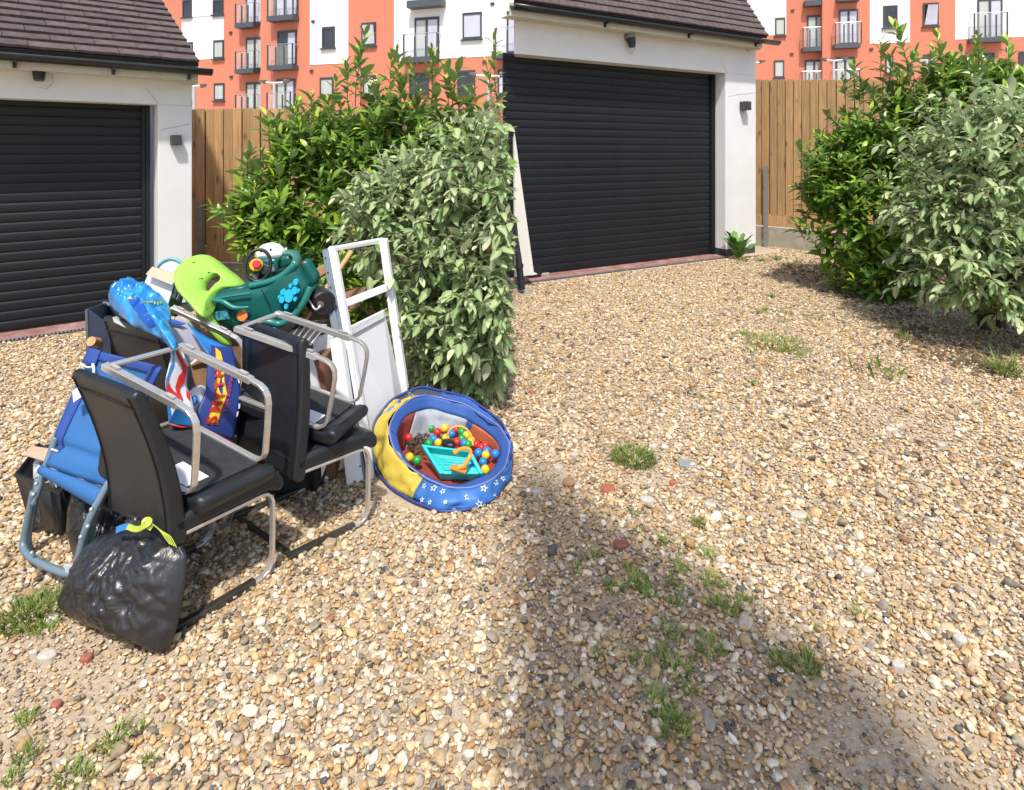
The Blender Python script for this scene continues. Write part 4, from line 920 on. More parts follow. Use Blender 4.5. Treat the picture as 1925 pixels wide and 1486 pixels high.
MB().grid(strip(-.02,.10,.26,.86,.006), 3, 20).build('edge_band', blue_e, lt, smooth=True, solid=.004)
MB().grid(strip(-.01,1.0,-.01,.07,.006), 14, 4).build('edge_band', blue_e, lt, smooth=True, solid=.004)
MB().grid(strip(-.04,.14,-.02,.12,.012), 4, 5).build('corner_sleeve', blue_e, lt, smooth=True, solid=.006)
MB().grid(strip(.88,1.02,-.0,.28,.012), 4, 6).build('corner_sleeve', blue_e, lt, smooth=True, solid=.006)
# rolled lower end with white piping
RL_ = [P(160,910,2.02), P(176,888,2.0), P(200,884,2.0), P(206,894,2.05)]
def roll(a, c):
    p0 = LB.lerp(RB, a)+V(0,-.02,.01); ang = c*2.4; r_ = .014+.022*a
    return p0+V(-.2,-.7,.1).normalized()*r_*math.sin(ang)*.9+V(0,0,-1)*r_*(1-math.cos(ang))*1.0
MB().grid(roll, 12, 10).build('rolled_end', blue_c, lt, smooth=True, solid=.005)
pp = MB()
pp.tube([roll(1, c/11)+V(.006,-.003,0) for c in range(12)]+[roll(1,1)+V(-.02,0,.02)], .0042, 6)
pp.tube([roll(0, c/11)+V(-.004,-.003,0) for c in range(10)], .0042, 6)
pp.tube([canvas(x, .865)+V(-.35,-.85,.38)*.010 for x in np.linspace(-.02,.10,4)], .004, 5)
pp.tube([canvas(-.035+.17*t, .125+.02*math.sin(t*3))+V(-.35,-.85,.38)*.018 for t in np.linspace(0,1,6)], .004, 5)
pp.build('piping', pipe_m, lt, smooth=True)
MB().tube(chaikin([canvas(.87,.23)+V(-.1,-.025,.01)*.3, canvas(.90,.16)+V(0,-.03,.01), canvas(.955,.15)+V(0,-.03,.01), canvas(.96,.22)+V(0,-.03,.01), canvas(.90,.29)+V(0,-.025,.01)]), .0065, 7).build('white_loop', pipe_m, lt, smooth=True)
MB().tube(chaikin([canvas(.13,.10)+V(0,-.03,.01), canvas(.17,.14)+V(0,-.03,.01), canvas(.185,.24)+V(0,-.025,.01)]), .005, 7).build('white_loop', pipe_m, lt, smooth=True)
MB().slab([P(154,719,2.27), P(162,735,2.26), P(157,745,2.25), P(150,748,2.25), P(138,757,2.25), P(136,737,2.27)], V(0,.004,0)).build('fabric_tag', mat('tag_white', (.80,.80,.80), .7, var=.02), lt)
def tb(pts, r=.0125, it=2): return MB().tube(chaikin([P(*p) for p in pts], it), r, 9).build('frame_tube', tube_m, lt, smooth=True)
tb([(172,668,2.44),(152,715,2.40),(105,822,2.28),(62,950,2.22)], .0125)
tb([(63,925,2.22),(46,1008,2.235),(42,1032,2.22),(60,1052,2.17),(122,1080,2.07),(140,1078,2.06),(150,1040,2.06),(163,985,2.06),(206,905,2.10)], .0125, 3)
tb([(72,900,2.26),(58,985,2.27),(50,1020,2.27),(62,1052,2.27),(126,1098,2.14),(150,1082,2.10),(165,1030,2.09),(180,960,2.1),(203,915,2.13)], .012, 3)
tb([(105,822,2.28),(90,868,2.26),(78,905,2.25)], .0125)
bt = MB()
for (x,y,Y) in ((68,910,2.2),(63,930,2.2),(172,958,2.04),(165,990,2.03),(152,1010,2.03),(60,1040,2.15)): bt.ball(P(x,y,Y), .0075, 8, 6)
tag(bt.build('rivet', mat('rivet_grey', (.45,.5,.54), .4, metal=.5), lt, smooth=True), kind='stuff')
MB().slab([P(118,1062,2.07), P(140,1064,2.055), P(134,1085,2.05), P(126,1090,2.05)], V(0,.01,0)).build('gusset', mat('gusset_grey', (.36,.42,.46), .5), lt, bevel=.003)

# ---- black bin with boxes in it
bn = thing('plastic_bin', 'open black plastic bin holding a flattened carton, behind the lounger legs', 'bin', G(95,1010))
top = [P(31,893,2.42), P(112,925,2.30), P(142,872,2.52), P(72,838,2.66)]; bot = [G(62,1000), G(118,1014), G(142,985), G(92,968)]
m_ = MB()
for i in range(4):
    j = (i+1) % 4; m_.add([top[i], top[j], bot[j], bot[i]], [(0,1,2,3)])
m_.add(bot, [(0,1,2,3)]); m_.build('bin_body', black_pl, bn, solid=.008, weld=True, smooth=30)
MB().tube([top[0], top[1], top[2], top[3]], .010, 6, closed=True).build('rim', black_pl, bn)
MB().tube(chaikin([P(64,938,2.36), P(66,955,2.35), P(70,978,2.35), P(77,984,2.34), P(74,960,2.34), P(70,945,2.34)]), .0035, 5).build('ridge', mat('ridge_grey', (.07,.07,.075), .4), bn)
MB().grid(lambda a, c: P(62+70*a, 846-22*a+6*c, 2.62).lerp(P(70+70*a, 868-20*a, 2.56), c), 4, 3).build('liner_edge', black_pl, bn, solid=.01)
cb_tan = mat('cardboard', (.47,.32,.20), .85, var=.1, scale=5)
cb_tan2 = mat('cardboard_pale', (.58,.42,.30), .85, var=.06, scale=5)
bx = thing('carton', 'white carton with a tan flap standing in the black bin', 'box', P(85,900,2.42))
c_ = [P(62,872,2.42), P(107,878,2.36), P(118,860,2.46), P(74,850,2.50)]
MB().box8([p+V(0,0,-.10) for p in c_]+c_).build('box_body', mat('carton_white', (.70,.71,.74), .6, var=.03), bx, bevel=.002)
MB().slab([P(45,856,2.38), P(84,868,2.34), P(98,846,2.42), P(58,840,2.47)], V(0,0,.004)).build('flap', cb_tan2, bx)
MB().slab([P(92,866,2.34), P(104,880,2.33), P(112,856,2.40), P(104,846,2.44)], V(0,0,.004)).build('flap', cb_tan2, bx)
def text_mesh(body, size, o, x, y, mat_, parent, name='lettering', ext=.001, bold=0, sx=1, align='LEFT'):
    cu = bpy.data.curves.new('t', 'FONT'); cu.body = body; cu.size = size; cu.extrude = ext; cu.offset = bold; cu.align_x = align; cu.resolution_u = 3
    to = bpy.data.objects.new('t', cu); COL.objects.link(to); bpy.context.view_layer.update()
    me = bpy.data.meshes.new_from_object(to.evaluated_get(bpy.context.evaluated_depsgraph_get())); bpy.data.objects.remove(to)
    x = Vector(x).normalized(); y = Vector(y); y = (y-x*y.dot(x)).normalized(); z = x.cross(y); off = LOC[parent.name]
    me.materials.clear(); me.materials.append(mat_)
    for v in me.vertices:
        c = v.co; v.co = Vector(o)+x*c.x*sx+y*c.y+z*c.z-off
    return link(name, me, parent)
ink = mat('ink_dark', (.02,.02,.03), .6)
e0 = P(83,903,2.345); text_mesh('IUG', .055, P(92,914,2.325), P(86,880,2.33)-P(92,914,2.325), P(70,905,2.36)-P(92,914,2.325), ink, bx, bold=.002)

# ---- bin bags
bag_m = mat('bin_bag', (.018,.018,.021), .33, var=.2, scale=6, spec=.75, bump=.35, bscale=30, stretch=(1.6,1,.6))
def binbag(label, outline, Y0, Y1, centre, T, seed, group, back=.8):
    xs = [o[0] for o in outline]; ys = [o[1] for o in outline]; lo, hi = min(ys), max(ys)
    a = G(125,1140); b = G(308,1231)
    root = thing('bin_bag', label, 'bin bag', centre, group)
    return root
bg1 = thing('bin_bag', 'tied full black bin bag leaning on the front chair stack, nearest the camera', 'bin bag', G(225,1190), 'black bin bags')
hit1, n1 = plane3(G(124,1141)+V(0,0,.01), G(306,1229)+V(0,0,.01), P(252,990,2.0))
if n1.y > 0: n1 = -n1
ol = [(122,1137),(134,1108),(140,1060),(160,1028),(185,1008),(215,996),(240,988),(258,986),(285,990),(318,1000),(340,1015),(352,1045),(350,1090),(342,1140),(330,1190),(312,1231),(300,1226),(262,1208),(215,1188),(170,1172),(145,1156)]
def bagsurf(mb, outline, hitf, nrm, T, cpx, seed, wr, back=.75, n=170, rings=46, crump=.0):
    o = resample([hitf(*p) for p in outline], n); c = hitf(*cpx); nrm = nrm.normalized()
    tie = hitf(262,988) if seed == 1 else c+V(0,0,.25)
    for side in (1, -1):
        vs = []; fs = []
        for r in range(rings+1):
            s_ = 1-r/rings*.985; h = T*max(0,(1-s_**2.0))**.85*(1 if side > 0 else back)
            for i, p in enumerate(o):
                q = c.lerp(p, s_); d = (q-tie); ang = math.atan2(d.dot(V(1,0,0)), -d.z); rad = d.length
                # creases run away from the knot, plus crumpling
                w = wr*.28*math.sin(ang*23+7*fb(q, 7, 2, seed))*math.exp(-rad*6.5)*1.6
                w += wr*.8*(abs(noise.noise(q*19+Vector((seed*3,0,rad*4))))*2-.6)*(.35+.65*s_**2)
                w += wr*.75*(abs(noise.noise(Vector((ang*16, rad*5, seed))))*2-.5)+wr*.5*(abs(noise.noise(Vector((ang*30+rad*8, rad*9, seed+3))))*2-.5)
                w += crump*(noise.voronoi(q*13+Vector((seed,0,0)))[0][0]-.3)+crump*.5*(noise.voronoi(q*29+Vector((seed,2,0)))[0][0]-.3)
                w += wr*1.3*fb(q, 5, 2, seed+4)*(1-s_**4)
                vs.append(q+nrm*side*h+nrm*(w*(1-s_**12)))
        for r in range(rings):
            for i in range(n):
                j = (i+1) % n; fs.append((r*n+i, r*n+j, (r+1)*n+j, (r+1)*n+i))
        fs.append(tuple(rings*n+i for i in range(n))); mb.add(vs, fs)
    return mb
bagsurf(MB(), ol, hit1, n1, .115, (240,1100), 1, .008, crump=.026).build('bag', bag_m, bg1, smooth=True, weld=True)
MB().sweep(chaikin([P(308,1231,1.815), P(322,1195,1.83), P(333,1140,1.86), P(342,1080,1.93)]), lambda i: [(-.004,0),(.004,.004),(.004,-.004)]).build('side_fold', bag_m, bg1)
knot = MB()
for k in range(6):
    a = k*1.05; e = P(262+26*math.cos(a), 980+12*math.sin(a), 1.99); knot.tube(chaikin([P(258,992,1.98), P(262,984,1.97).lerp(e,.5), e]), .008, 6, rs=[.016,.012,.004])
knot.build('knot', bag_m, bg1, smooth=True)
yel = mat('tie_yellow', (.38,.46,.05), .4, var=.1)
MB().sweep(chaikin([P(240,990,1.90), P(258,997,1.89), P(274,988,1.88), P(284,981,1.89), P(276,976,1.9), P(268,984,1.89), P(286,993,1.89)]), lambda i: [(-.008,-.002),(.008,-.002),(.008,.002),(-.008,.002)], V(0,-.8,.5)).build('tie', yel, bg1, smooth=40)
tw = MB()
for k in range(4): tw.tube(chaikin([P(286,985,1.89), P(300+3*k,996+2*k,1.88), P(312+3*k,1014-2*k,1.87), P(320+4*k,1024+2*k,1.86)]), .0017, 5)
tw.build('tie_end', yel, bg1, smooth=True)
MB().sweep(chaikin([P(219,997,1.92), P(230,992,1.91), P(241,990,1.90)]), lambda i: [(-.009,-.002),(.009,-.002),(.009,.002),(-.009,.002)], V(0,-.8,.5)).build('tie', mat('tie_blue', (.03,.20,.55), .4), bg1)
bg2 = thing('bin_bag', 'crumpled black bin bag half hidden behind the lounger legs', 'bin bag', G(185,1066), 'black bin bags')
hit2, n2 = plane3(G(140,1066), G(240,1040), P(190,915,2.34))
if n2.y > 0: n2 = -n2
bagsurf(MB(), [(126,960),(124,1000),(132,1030),(142,1062),(165,1068),(200,1066),(235,1050),(262,1020),(280,985),(262,955),(235,930),(205,916),(165,912),(135,925)], hit2, n2, .13, (195,990), 2, .015, back=.6, n=110, rings=30, crump=.02).build('bag', bag_m, bg2, smooth=True, weld=True)
MB().tube(chaikin([P(218,985,2.0), P(222,972,1.99), P(240,968,1.99), P(262,978,1.99), P(275,990,2.0)]), .002, 5).build('drawstring', bag_m, bg2)

# ---- toy shop carrier bag on the rear chairs
sb = thing('carrier_bag', 'blue and white toy shop carrier bag with red edging standing between the chairs', 'bag', P(380,815,2.36))
nav = mat('bag_navy', (.022,.052,.24), .42, var=.12, scale=7, bump=.2, bscale=18)
lbl = mat('bag_light_blue', (.03,.22,.62), .45, var=.1)
wht = mat('bag_white', (.74,.75,.80), .5, var=.06, scale=6, bump=.15, bscale=20)
gry = mat('bag_lining', (.36,.37,.42), .6, var=.08, scale=5)
red = mat('bag_red', (.62,.035,.03), .45, var=.06)
yelw = mat('banner_yellow', (.85,.58,.03), .45, var=.05)
def quad(a, b, c, d, nu=10, nv=10, wav=.006, seed=0, n_=V(0,-1,0)):   # a TL b TR c BR d BL
    def fn(u, v):
        p = a.lerp(b, u).lerp(d.lerp(c, u), v); return p+n_*(wav*fb(p, 8, 3, seed)*2)
    return fn
f1 = quad(P(400,640,2.42), P(446,690,2.47), P(439,830,2.40), P(365,800,2.30), 12, 14, .008, 1)
def navyf(u, v):
    l = [P(396,648,2.44), P(389,690,2.40), P(387,735,2.37), P(372,765,2.33), P(366,800,2.30)]; r = [P(437,652,2.50), P(446,690,2.47), P(454,737,2.44), P(450,770,2.42), P(439,830,2.40)]
    l = resample(l, 25, False); r = resample(r, 25, False); t = v*24; i = min(23, int(t)); f = t-i
    p = l[i].lerp(l[i+1], f).lerp(r[i].lerp(r[i+1], f), u); return p+V(-.3,-1,0)*(.012*math.sin(u*3.14)+.008*fb(p, 8, 3, 2))
MB().grid(navyf, 14, 22).build('navy_panel', nav, sb, smooth=True, solid=.003)
def bluef(u, v):   # light blue fold at the top of the navy side
    return P(352,608,2.60).lerp(P(440,664,2.54), u).lerp(P(388,662,2.43).lerp(P(440,690,2.49), u), v)+V(0,-1,0)*.01*math.sin(u*5)
MB().grid(bluef, 10, 6).build('blue_fold', lbl, sb, smooth=True, solid=.003)
def whitef(u, v):
    l = resample([P(318,640,2.26), P(322,668,2.24), P(311,715,2.21), P(312,740,2.21), P(317,795,2.21)], 21, False); r = resample([P(336,652,2.31), P(352,690,2.29), P(350,728,2.27), P(360,750,2.26), P(368,792,2.25)], 21, False)
    t = v*20; i = min(19, int(t)); f = t-i; p = l[i].lerp(l[i+1], f).lerp(r[i].lerp(r[i+1], f), u); return p+V(0,-1,0)*(.01*math.sin(u*3.1)+.005*fb(p, 8, 3, 3))
MB().grid(whitef, 10, 20).build('white_panel', wht, sb, smooth=True, solid=.003)
def on(fn, u, v, o): 
    e = 1e-3; p = fn(u, v); n_ = (fn(u+e, v)-p).cross(fn(u, v+e)-p).normalized(); n_ = n_ if n_.dot(V(0,0,H)-p) > 0 else -n_; return p+n_*o
def ribbon(fn, pts, w, o=.004):
    pts = chaikin([Vector((a, b, 0)) for a, b in pts], 1); b = MB(); vs = []
    for i, p in enumerate(pts):
        t = (pts[min(i+1, len(pts)-1)]-pts[max(i-1, 0)]).normalized(); s_ = Vector((-t.y, t.x, 0))*w
        vs += [on(fn, p.x-s_.x, p.y-s_.y, o), on(fn, p.x+s_.x, p.y+s_.y, o)]
    return b.add(vs, [(2*i, 2*i+1, 2*i+3, 2*i+2) for i in range(len(pts)-1)])
ribbon(whitef, [(.55,.06),(.72,.20),(.92,.38),(.55,.52),(.60,.74),(.30,.66),(.05,.52)], .085, .005).build('red_zigzag', red, sb, solid=.001)
ribbon(whitef, [(.06,.02),(.30,.2),(.08,.42),(.06,.7),(.10,.96)], .075, .004).build('blue_edge', lbl, sb, solid=.001)
ribbon(whitef, [(.86,.64),(.95,.70)], .06, .004).build('red_mark', red, sb, solid=.001)
MB().grid(lambda u, v: P(330,768,2.19).lerp(P(366,772,2.235), u).lerp(P(317,796,2.20).lerp(P(367,801,2.24), u), v), 6, 5).build('blue_foot', lbl, sb, solid=.003)
MB().add([P(297,597,2.66),P(352,608,2.66),P(380,650,2.60),P(392,690,2.55),P(386,740,2.5),P(350,730,2.5),P(338,660,2.52),P(322,635,2.55)], [tuple(range(8))]).build('lining', gry, sb, solid=.003)
MB().sweep(chaikin([P(297,598,2.62), P(318,640,2.36), P(336,655,2.31), P(352,690,2.29)]), lambda i: [(-.007,-.0015),(.007,-.0015),(.007,.0015),(-.007,.0015)], V(0,-1,0)).build('mouth_edge', wht, sb)
MB().grid(lambda u, v: P(303,594,2.62).lerp(P(350,609,2.62), u).lerp(P(313,606,2.6).lerp(P(340,612,2.6), u), v), 8, 4).build('blue_rim', mat('bag_mid_blue', (.03,.10,.42), .45), sb, solid=.003)
MB().ball(P(310,612,2.56), .008, 8, 6).ball(P(290,612,2.58), .007, 8, 6).build('red_tab', red, sb, smooth=True)
MB().tube([P(317,797,2.20), P(340,803,2.22), P(366,802,2.25), P(400,814,2.33), P(438,831,2.385)], .0035, 6).build('red_piping', red, sb, smooth=True)
MB().tube([P(425,656,2.49), P(440,663,2.5)], .005, 6).build('red_tab', red, sb)
ban = [(.33,.05),(.62,.10),(.72,.36),(.70,.52),(.80,.60),(.66,.86),(.45,.88),(.50,.66),(.42,.58),(.44,.40),(.40,.2)]
vb = [on(navyf, a, b, .006) for a, b in [(.30,.02),(.52,.07),(.58,.22),(.60,.40),(.66,.54),(.60,.66),(.56,.86),(.33,.90),(.36,.70),(.40,.60),(.37,.50),(.38,.36),(.33,.20)]]
MB().add(vb, [tuple(range(len(vb)))]).build('banner', yelw, sb, solid=.0012)
rb2 = [on(navyf, a, b, .0045) for a, b in [(.28,.02),(.53,.06),(.60,.22),(.62,.40),(.68,.54),(.62,.67),(.58,.88),(.30,.92),(.335,.70),(.375,.60),(.345,.50),(.355,.36),(.305,.20)]]
MB().add(rb2, [tuple(range(len(rb2)))]).build('banner_edge', red, sb, solid=.001)
for ch, vv, uu, sz in (('S',.86,.535,.056),('M',.745,.565,.054),('Y',.60,.60,.050),('T',.475,.575,.048),('H',.355,.565,.046),('S',.225,.545,.044)):
    o_ = on(navyf, uu, vv, .009); x_ = on(navyf, uu, vv-.1, .009)-o_; y_ = on(navyf, uu-.1, vv, .009)-o_
    text_mesh(ch, sz, o_, x_, y_, mat('letter_red', (.50,.03,.02), .5), sb, bold=.0018, ext=.0008)
o_ = on(navyf, .735, .72, .007); text_mesh('Toys Superstores', .024, o_, on(navyf,.735,.5,.007)-o_, on(navyf,.6,.72,.007)-o_, mat('letter_pink', (.55,.05,.16), .5), sb, ext=.0006)
ww = MB()
for (a, b) in ((.95,.30),(.97,.36),(.97,.62),(.96,.70)): p = on(navyf, a-.02, b, .006); ww.slab([p, on(navyf, a+.02, b, .006), on(navyf, a+.02, b+.045, .006), on(navyf, a-.01, b+.05, .006)], V(0,.001,0))
ww.build('white_print', wht, sb)
bo = thing('plastic_bottle', 'white plastic bottle with a blue cap inside the toy shop bag', 'bottle', P(372,770,2.38))
MB().sweep([P(374,800,2.40), P(373,765,2.40), P(372,745,2.40), P(371,734,2.40), P(370,728,2.40)], lambda i: [((.058,.060,.058,.04,.02)[i]*math.cos(k*.3927), (.045,.047,.045,.03,.018)[i]*math.sin(k*.3927)) for k in range(16)]).build('bottle_body', mat('bottle_white', (.66,.70,.76), .35, var=.04), bo, smooth=60, bevel=.004)
MB().disc(P(366,753,2.335), V(-.25,-1,.25), .0175, .018, 18).build('cap', mat('cap_blue', (.06,.25,.72), .35), bo, smooth=40, bevel=.002)
cbi = thing('cardboard_piece', 'folded brown cardboard inside the toy shop bag', 'cardboard', P(375,700,2.46))
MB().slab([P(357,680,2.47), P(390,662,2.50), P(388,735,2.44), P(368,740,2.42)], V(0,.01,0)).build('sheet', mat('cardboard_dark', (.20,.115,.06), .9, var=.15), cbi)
MB().slab([P(357,684,2.45), P(380,662,2.45), P(386,668,2.44), P(360,686,2.44)], V(0,.004,0)).build('torn_edge', mat('card_edge', (.68,.66,.62), .8), cbi)

# ---- blue plastic bag with yellow print
pb = thing('plastic_bag', 'crumpled bright blue plastic bag with yellow print on top of the rear chairs', 'bag', P(262,590,2.5))
bpm = mat('blue_film', (.008,.20,.66), .22, var=.35, scale=9, spec=.6, bump=.3, bscale=30, col2=(.05,.40,.85))
hit3, n3 = plane3(P(205,570,2.50), P(322,600,2.36), P(245,533,2.62))
if n3.y > 0: n3 = -n3
bagsurf(MB(), [(204,563),(209,550),(218,541),(235,534),(252,536),(270,541),(290,549),(306,560),(318,574),(322,596),(320,612),(326,628),(334,648),(330,662),(322,655),(304,636),(285,628),(268,621),(248,612),(232,598),(216,587),(206,576)], hit3, n3, .085, (262,580), 5, .014, n=130, rings=34, crump=.055).build('bag', bpm, pb, smooth=True, weld=True)
from mathutils.bvhtree import BVHTree
_bo = [o for o in pb.children][0]; _tr = BVHTree.FromPolygons([v.co+LOC[pb.name] for v in _bo.data.vertices], [tuple(f.vertices) for f in _bo.data.polygons])
def onbag(px, py, o=.004):
    d = Vector(((px-CX)/F, 1, -(py-HY)/F)).normalized(); h = _tr.ray_cast(Vector((0,0,H)), d); return (h[0] if h[0] else P(px, py, 2.40))-d*o
pr = MB()
for (x0,y0,x1,y1) in ((240,562,250,556),(245,566,249,558),(268,566,286,569),(289,566,292,572),(295,567,298,573),(301,566,304,571),(264,585,267,593),(270,592,274,598),(277,600,279,606)):
    pr.slab([onbag(x0,y0,.009), onbag(x1,y0+1,.009), onbag(x1,y1,.009), onbag(x0,y1,.009)], V(0,.002,0))
dk = MB().sweep([onbag(248+40*t, 558+54*t, .002) for t in np.linspace(0,1,12)], lambda i: [(-.016,-.004),(.016,-.004),(.016,.004),(-.016,.004)], V(0,-1,.3))
dk.build('strap', mat('film_dark', (.01,.085,.42), .35, var=.15), pb, smooth=40)
pr.build('yellow_print', mat('print_yellow', (.52,.55,.12), .5), pb)
# ---- green and white carton
gb2 = thing('carton', 'white and teal carton with an open tan flap behind the blue plastic bag', 'box', P(300,590,2.95))
teal = mat('carton_teal', (.02,.16,.15), .55, var=.06)
fA, fB, fC, fD = P(279,512,2.92), P(331,528,2.86), P(311,592,2.80), P(256,565,2.88); bk_ = P(354,527,3.02)-P(333,519,2.9)
MB().box8([fD, fC, fC+bk_, fD+bk_, fA, fB, fB+bk_, fA+bk_]).build('box_body', teal, gb2, bevel=.002)
MB().slab([fA.lerp(fB,.03)+V(0,-.003,-.0), fB.lerp(fA,.02)+V(0,-.003,0), fC.lerp(fD,.02)+V(0,-.003,0), fD.lerp(fC,.06)+V(0,-.003,0)], V(0,.002,0)).build('white_face', mat('carton_face', (.74,.77,.82), .5, var=.02), gb2)
MB().slab([P(286,502,2.90), P(336,518,2.85), P(323,536,2.80), P(274,516,2.86)], V(0,.004,0)).build('flap', cb_tan2, gb2)
MB().slab([P(286,501,2.91), P(336,517,2.86), P(352,525,3.0), P(300,505,3.02)], V(0,0,-.004)).build('inner_edge', cb_tan, gb2)
st_ = MB()
for k, (x, y, w_, h_) in enumerate(((326,540,5,22),(334,540,4,10),(333,552,4,12))):
    p = P(x+3, y, 2.845); st_.slab([p, p+bk_*.22, p+bk_*.22+V(-.012,0,-.05*h_/22), p+V(-.012,0,-.05*h_/22)], V(.003,-.003,0))
st_.build('barcode', mat('print_white', (.6,.65,.65), .6), gb2)
# ---- round white toy top with blue edge
wt = thing('white_board', 'white round edged board with a turquoise rim behind the lime seat', 'board', P(330,560,3.25))
ring = [P(300+38*math.cos(a)+22, 545-58*math.sin(a), 3.25) for a in np.linspace(-.35, 3.5, 22)]
MB().slab(ring, V(0,.025,0)).build('board', mat('board_white', (.80,.83,.84), .4, var=.02), wt, bevel=.004)
MB().tube(ring, .008, 6).build('rim', mat('rim_turquoise', (.12,.42,.50), .4), wt, smooth=True)
# ---- lime plastic seat shell with a hand hole
lime = mat('lime_plastic', (.33,.62,.085), .36, var=.05, scale=3, spec=.5)
ls = thing('toy_chair', 'lime green moulded plastic toy seat with a hand hole, upside down on the heap', 'toy', P(390,620,2.85))
outer = [(329,511),(343,494),(357,484),(376,478),(395,480),(410,490),(425,503),(440,514),(452,524),(466,539),(446,543),(428,543),(417,548),(407,556),(400,567),(394,580),(392,592),(386,602),(372,590),(360,574),(346,560),(334,545),(329,528)]
def ringpad(outer, inner, Y, T, n=64, rows=16, tilt=(0,0), flat=.35, nr=V(-.1,-1,.35)):
    o = resample([P(x, y, Y+tilt[0]*(x-390)/100+tilt[1]*(y-540)/100) for x, y in outer], n); i_ = resample([P(x, y, Y+tilt[0]*(x-390)/100+tilt[1]*(y-540)/100) for x, y in inner], n)
    o = smoothloop(o, 1, .4); c = sum(i_, Vector())/n
    k = min(range(n), key=lambda k: (i_[k]-o[0]).length); i_ = i_[k:]+i_[:k]
    if (i_[3]-i_[0]).dot(o[3]-o[0]) < 0: i_ = [i_[0]]+i_[1:][::-1]
    nr = nr.normalized()
    def fn(u, v):
        a = int(round(u*n)) % n; s_ = v*2 if v <= .5 else 2-v*2; sg = 1 if v <= .5 else -1
        return o[a].lerp(i_[a], s_)+nr*sg*T*(max(0,1-abs(2*s_-1)**3))**.5
    return MB().grid(fn, n, rows*2+1, True)
hole = [(386,541),(389,533),(396,526),(405,519),(413,518),(417,522),(415,529),(408,537),(401,544),(393,547),(387,546)]
ringpad(outer, hole, 2.86, .045, tilt=(.12,-.25)).build('seat_shell', lime, ls, smooth=True, weld=True)
inflate(MB(), [P(x, y, 2.78) for x, y in [(366,582),(392,580),(402,602),(418,620),(430,636),(438,652),(426,654),(412,640),(400,628),(386,612)]], P(402,618,2.78), V(0,-1,.2), .035, n=40, rings=8).build('seat_foot', lime, ls, smooth=True, weld=True)
MB().tube(chaikin([P(366,580,2.75), P(376,583,2.74), P(393,578,2.74)]), .0025, 5).build('seam', mat('lime_dark', (.12,.28,.02), .5), ls)
sl2 = MB(); 
for (x, y) in ((364,494),(393,513),(380,524)): sl2.ball(P(x, y, 2.80), (.006,.004,.003), 8, 5)
sl2.build('screw_hole', dark_m, ls)
inflate(MB(), [P(x, y, 2.9) for x, y in [(330,596),(350,586),(368,600),(378,622),(366,634),(345,630),(328,618)]], P(352,610,2.9), V(0,-1,.3), .05, n=30, rings=6).build('seat_base', mat('seat_cream', (.50,.52,.48), .4), ls, smooth=True)
MB().slab([P(360,594,2.79), P(372,597,2.78), P(378,608,2.77), P(364,607,2.78)], V(0,.01,0)).build('dark_patch', teal, ls)
MB().slab([P(343,556,2.79), P(352,562,2.79), P(363,579,2.78), P(357,580,2.78)], V(0,.006,0)).build('cyan_strap', mat('strap_cyan', (.1,.5,.6), .5, var=.4, scale=90), ls)
# ---- dark green ride-on toy car
tg = mat('toy_green', (.008,.105,.088), .32, var=.06, scale=3, spec=.5)
tgl = mat('toy_green_edge', (.02,.19,.165), .32, var=.05)
tc_ = thing('toy_car', 'dark green ride on toy car with black steering wheel on top of the heap', 'toy car', P(490,620,3.0))
prof_px = [(395,556),(402,551),(440,545),(470,540),(500,534),(520,527),(534,519),(546,509),(554,500),(564,497),(570,508),(577,520),(586,533),(582,548),(577,560),(570,575),(558,589),(546,603),(530,612),(516,611),(505,607),(494,608),(480,616),(462,620),(440,621),(418,618),(403,606),(396,585)]
dv = V(-.02,.20,.0)
nearp = [P(x, y, 2.86) for x, y in prof_px]
inflate(MB(), nearp, P(480,575,2.86), V(-.15,-1,.12), .05, rings=10, n=90, back=.3, power=.42).build('body_side', tg, tc_, smooth=True, weld=True)
inflate(MB(), [p+dv for p in nearp], P(480,575,2.86)+dv, V(.15,1,.0), .05, rings=6, n=60, back=.3).build('body_side', tg, tc_, smooth=True, weld=True)
low = nearp[13:]+nearp[:4]
MB().grid(lambda u, v: (lambda L: L[min(len(L)-1, int(round(u*(len(L)-1))))])(low)+dv*v, len(low), 3).build('body_floor', tg, tc_, solid=.01, smooth=50)
rim_pts = chaikin([P(x, y, 2.835) for x, y in [(470,538),(500,532),(520,525),(534,517),(545,507),(553,499)]])
far_pts = [p+dv for p in rim_pts]
MB().tube(rim_pts, .016, 8).build('rim', tgl, tc_, smooth=True)
MB().tube(chaikin([P(553,499,2.84), P(560,486,2.95), P(552,476,3.08), P(538,478,3.16)]), .02, 8).build('rim', tgl, tc_, smooth=True)
MB().tube(chaikin([P(400,563,2.80), P(440,556,2.795), P(470,552,2.795)]), .006, 6).tube(chaikin([P(396,565,2.80), P(418,566,2.79), P(430,574,2.785), P(440,580,2.785), P(468,578,2.785)]), .010, 8, rs=[.006,.012,.012,.004]).build('moulding', tgl, tc_, smooth=True)
MB().tube(chaikin([P(492,545,2.79), P(500,560,2.785), P(510,578,2.79)]), .0025, 5).build('seam', dark_m, tc_)
MB().tube(chaikin([P(478,615,2.83), P(494,604,2.81), P(510,606,2.81), P(526,611,2.82), P(542,602,2.82), P(556,589,2.83), P(574,563,2.84), P(583,540,2.85)]), .016, 8).build('skirt', tgl, tc_, smooth=True)
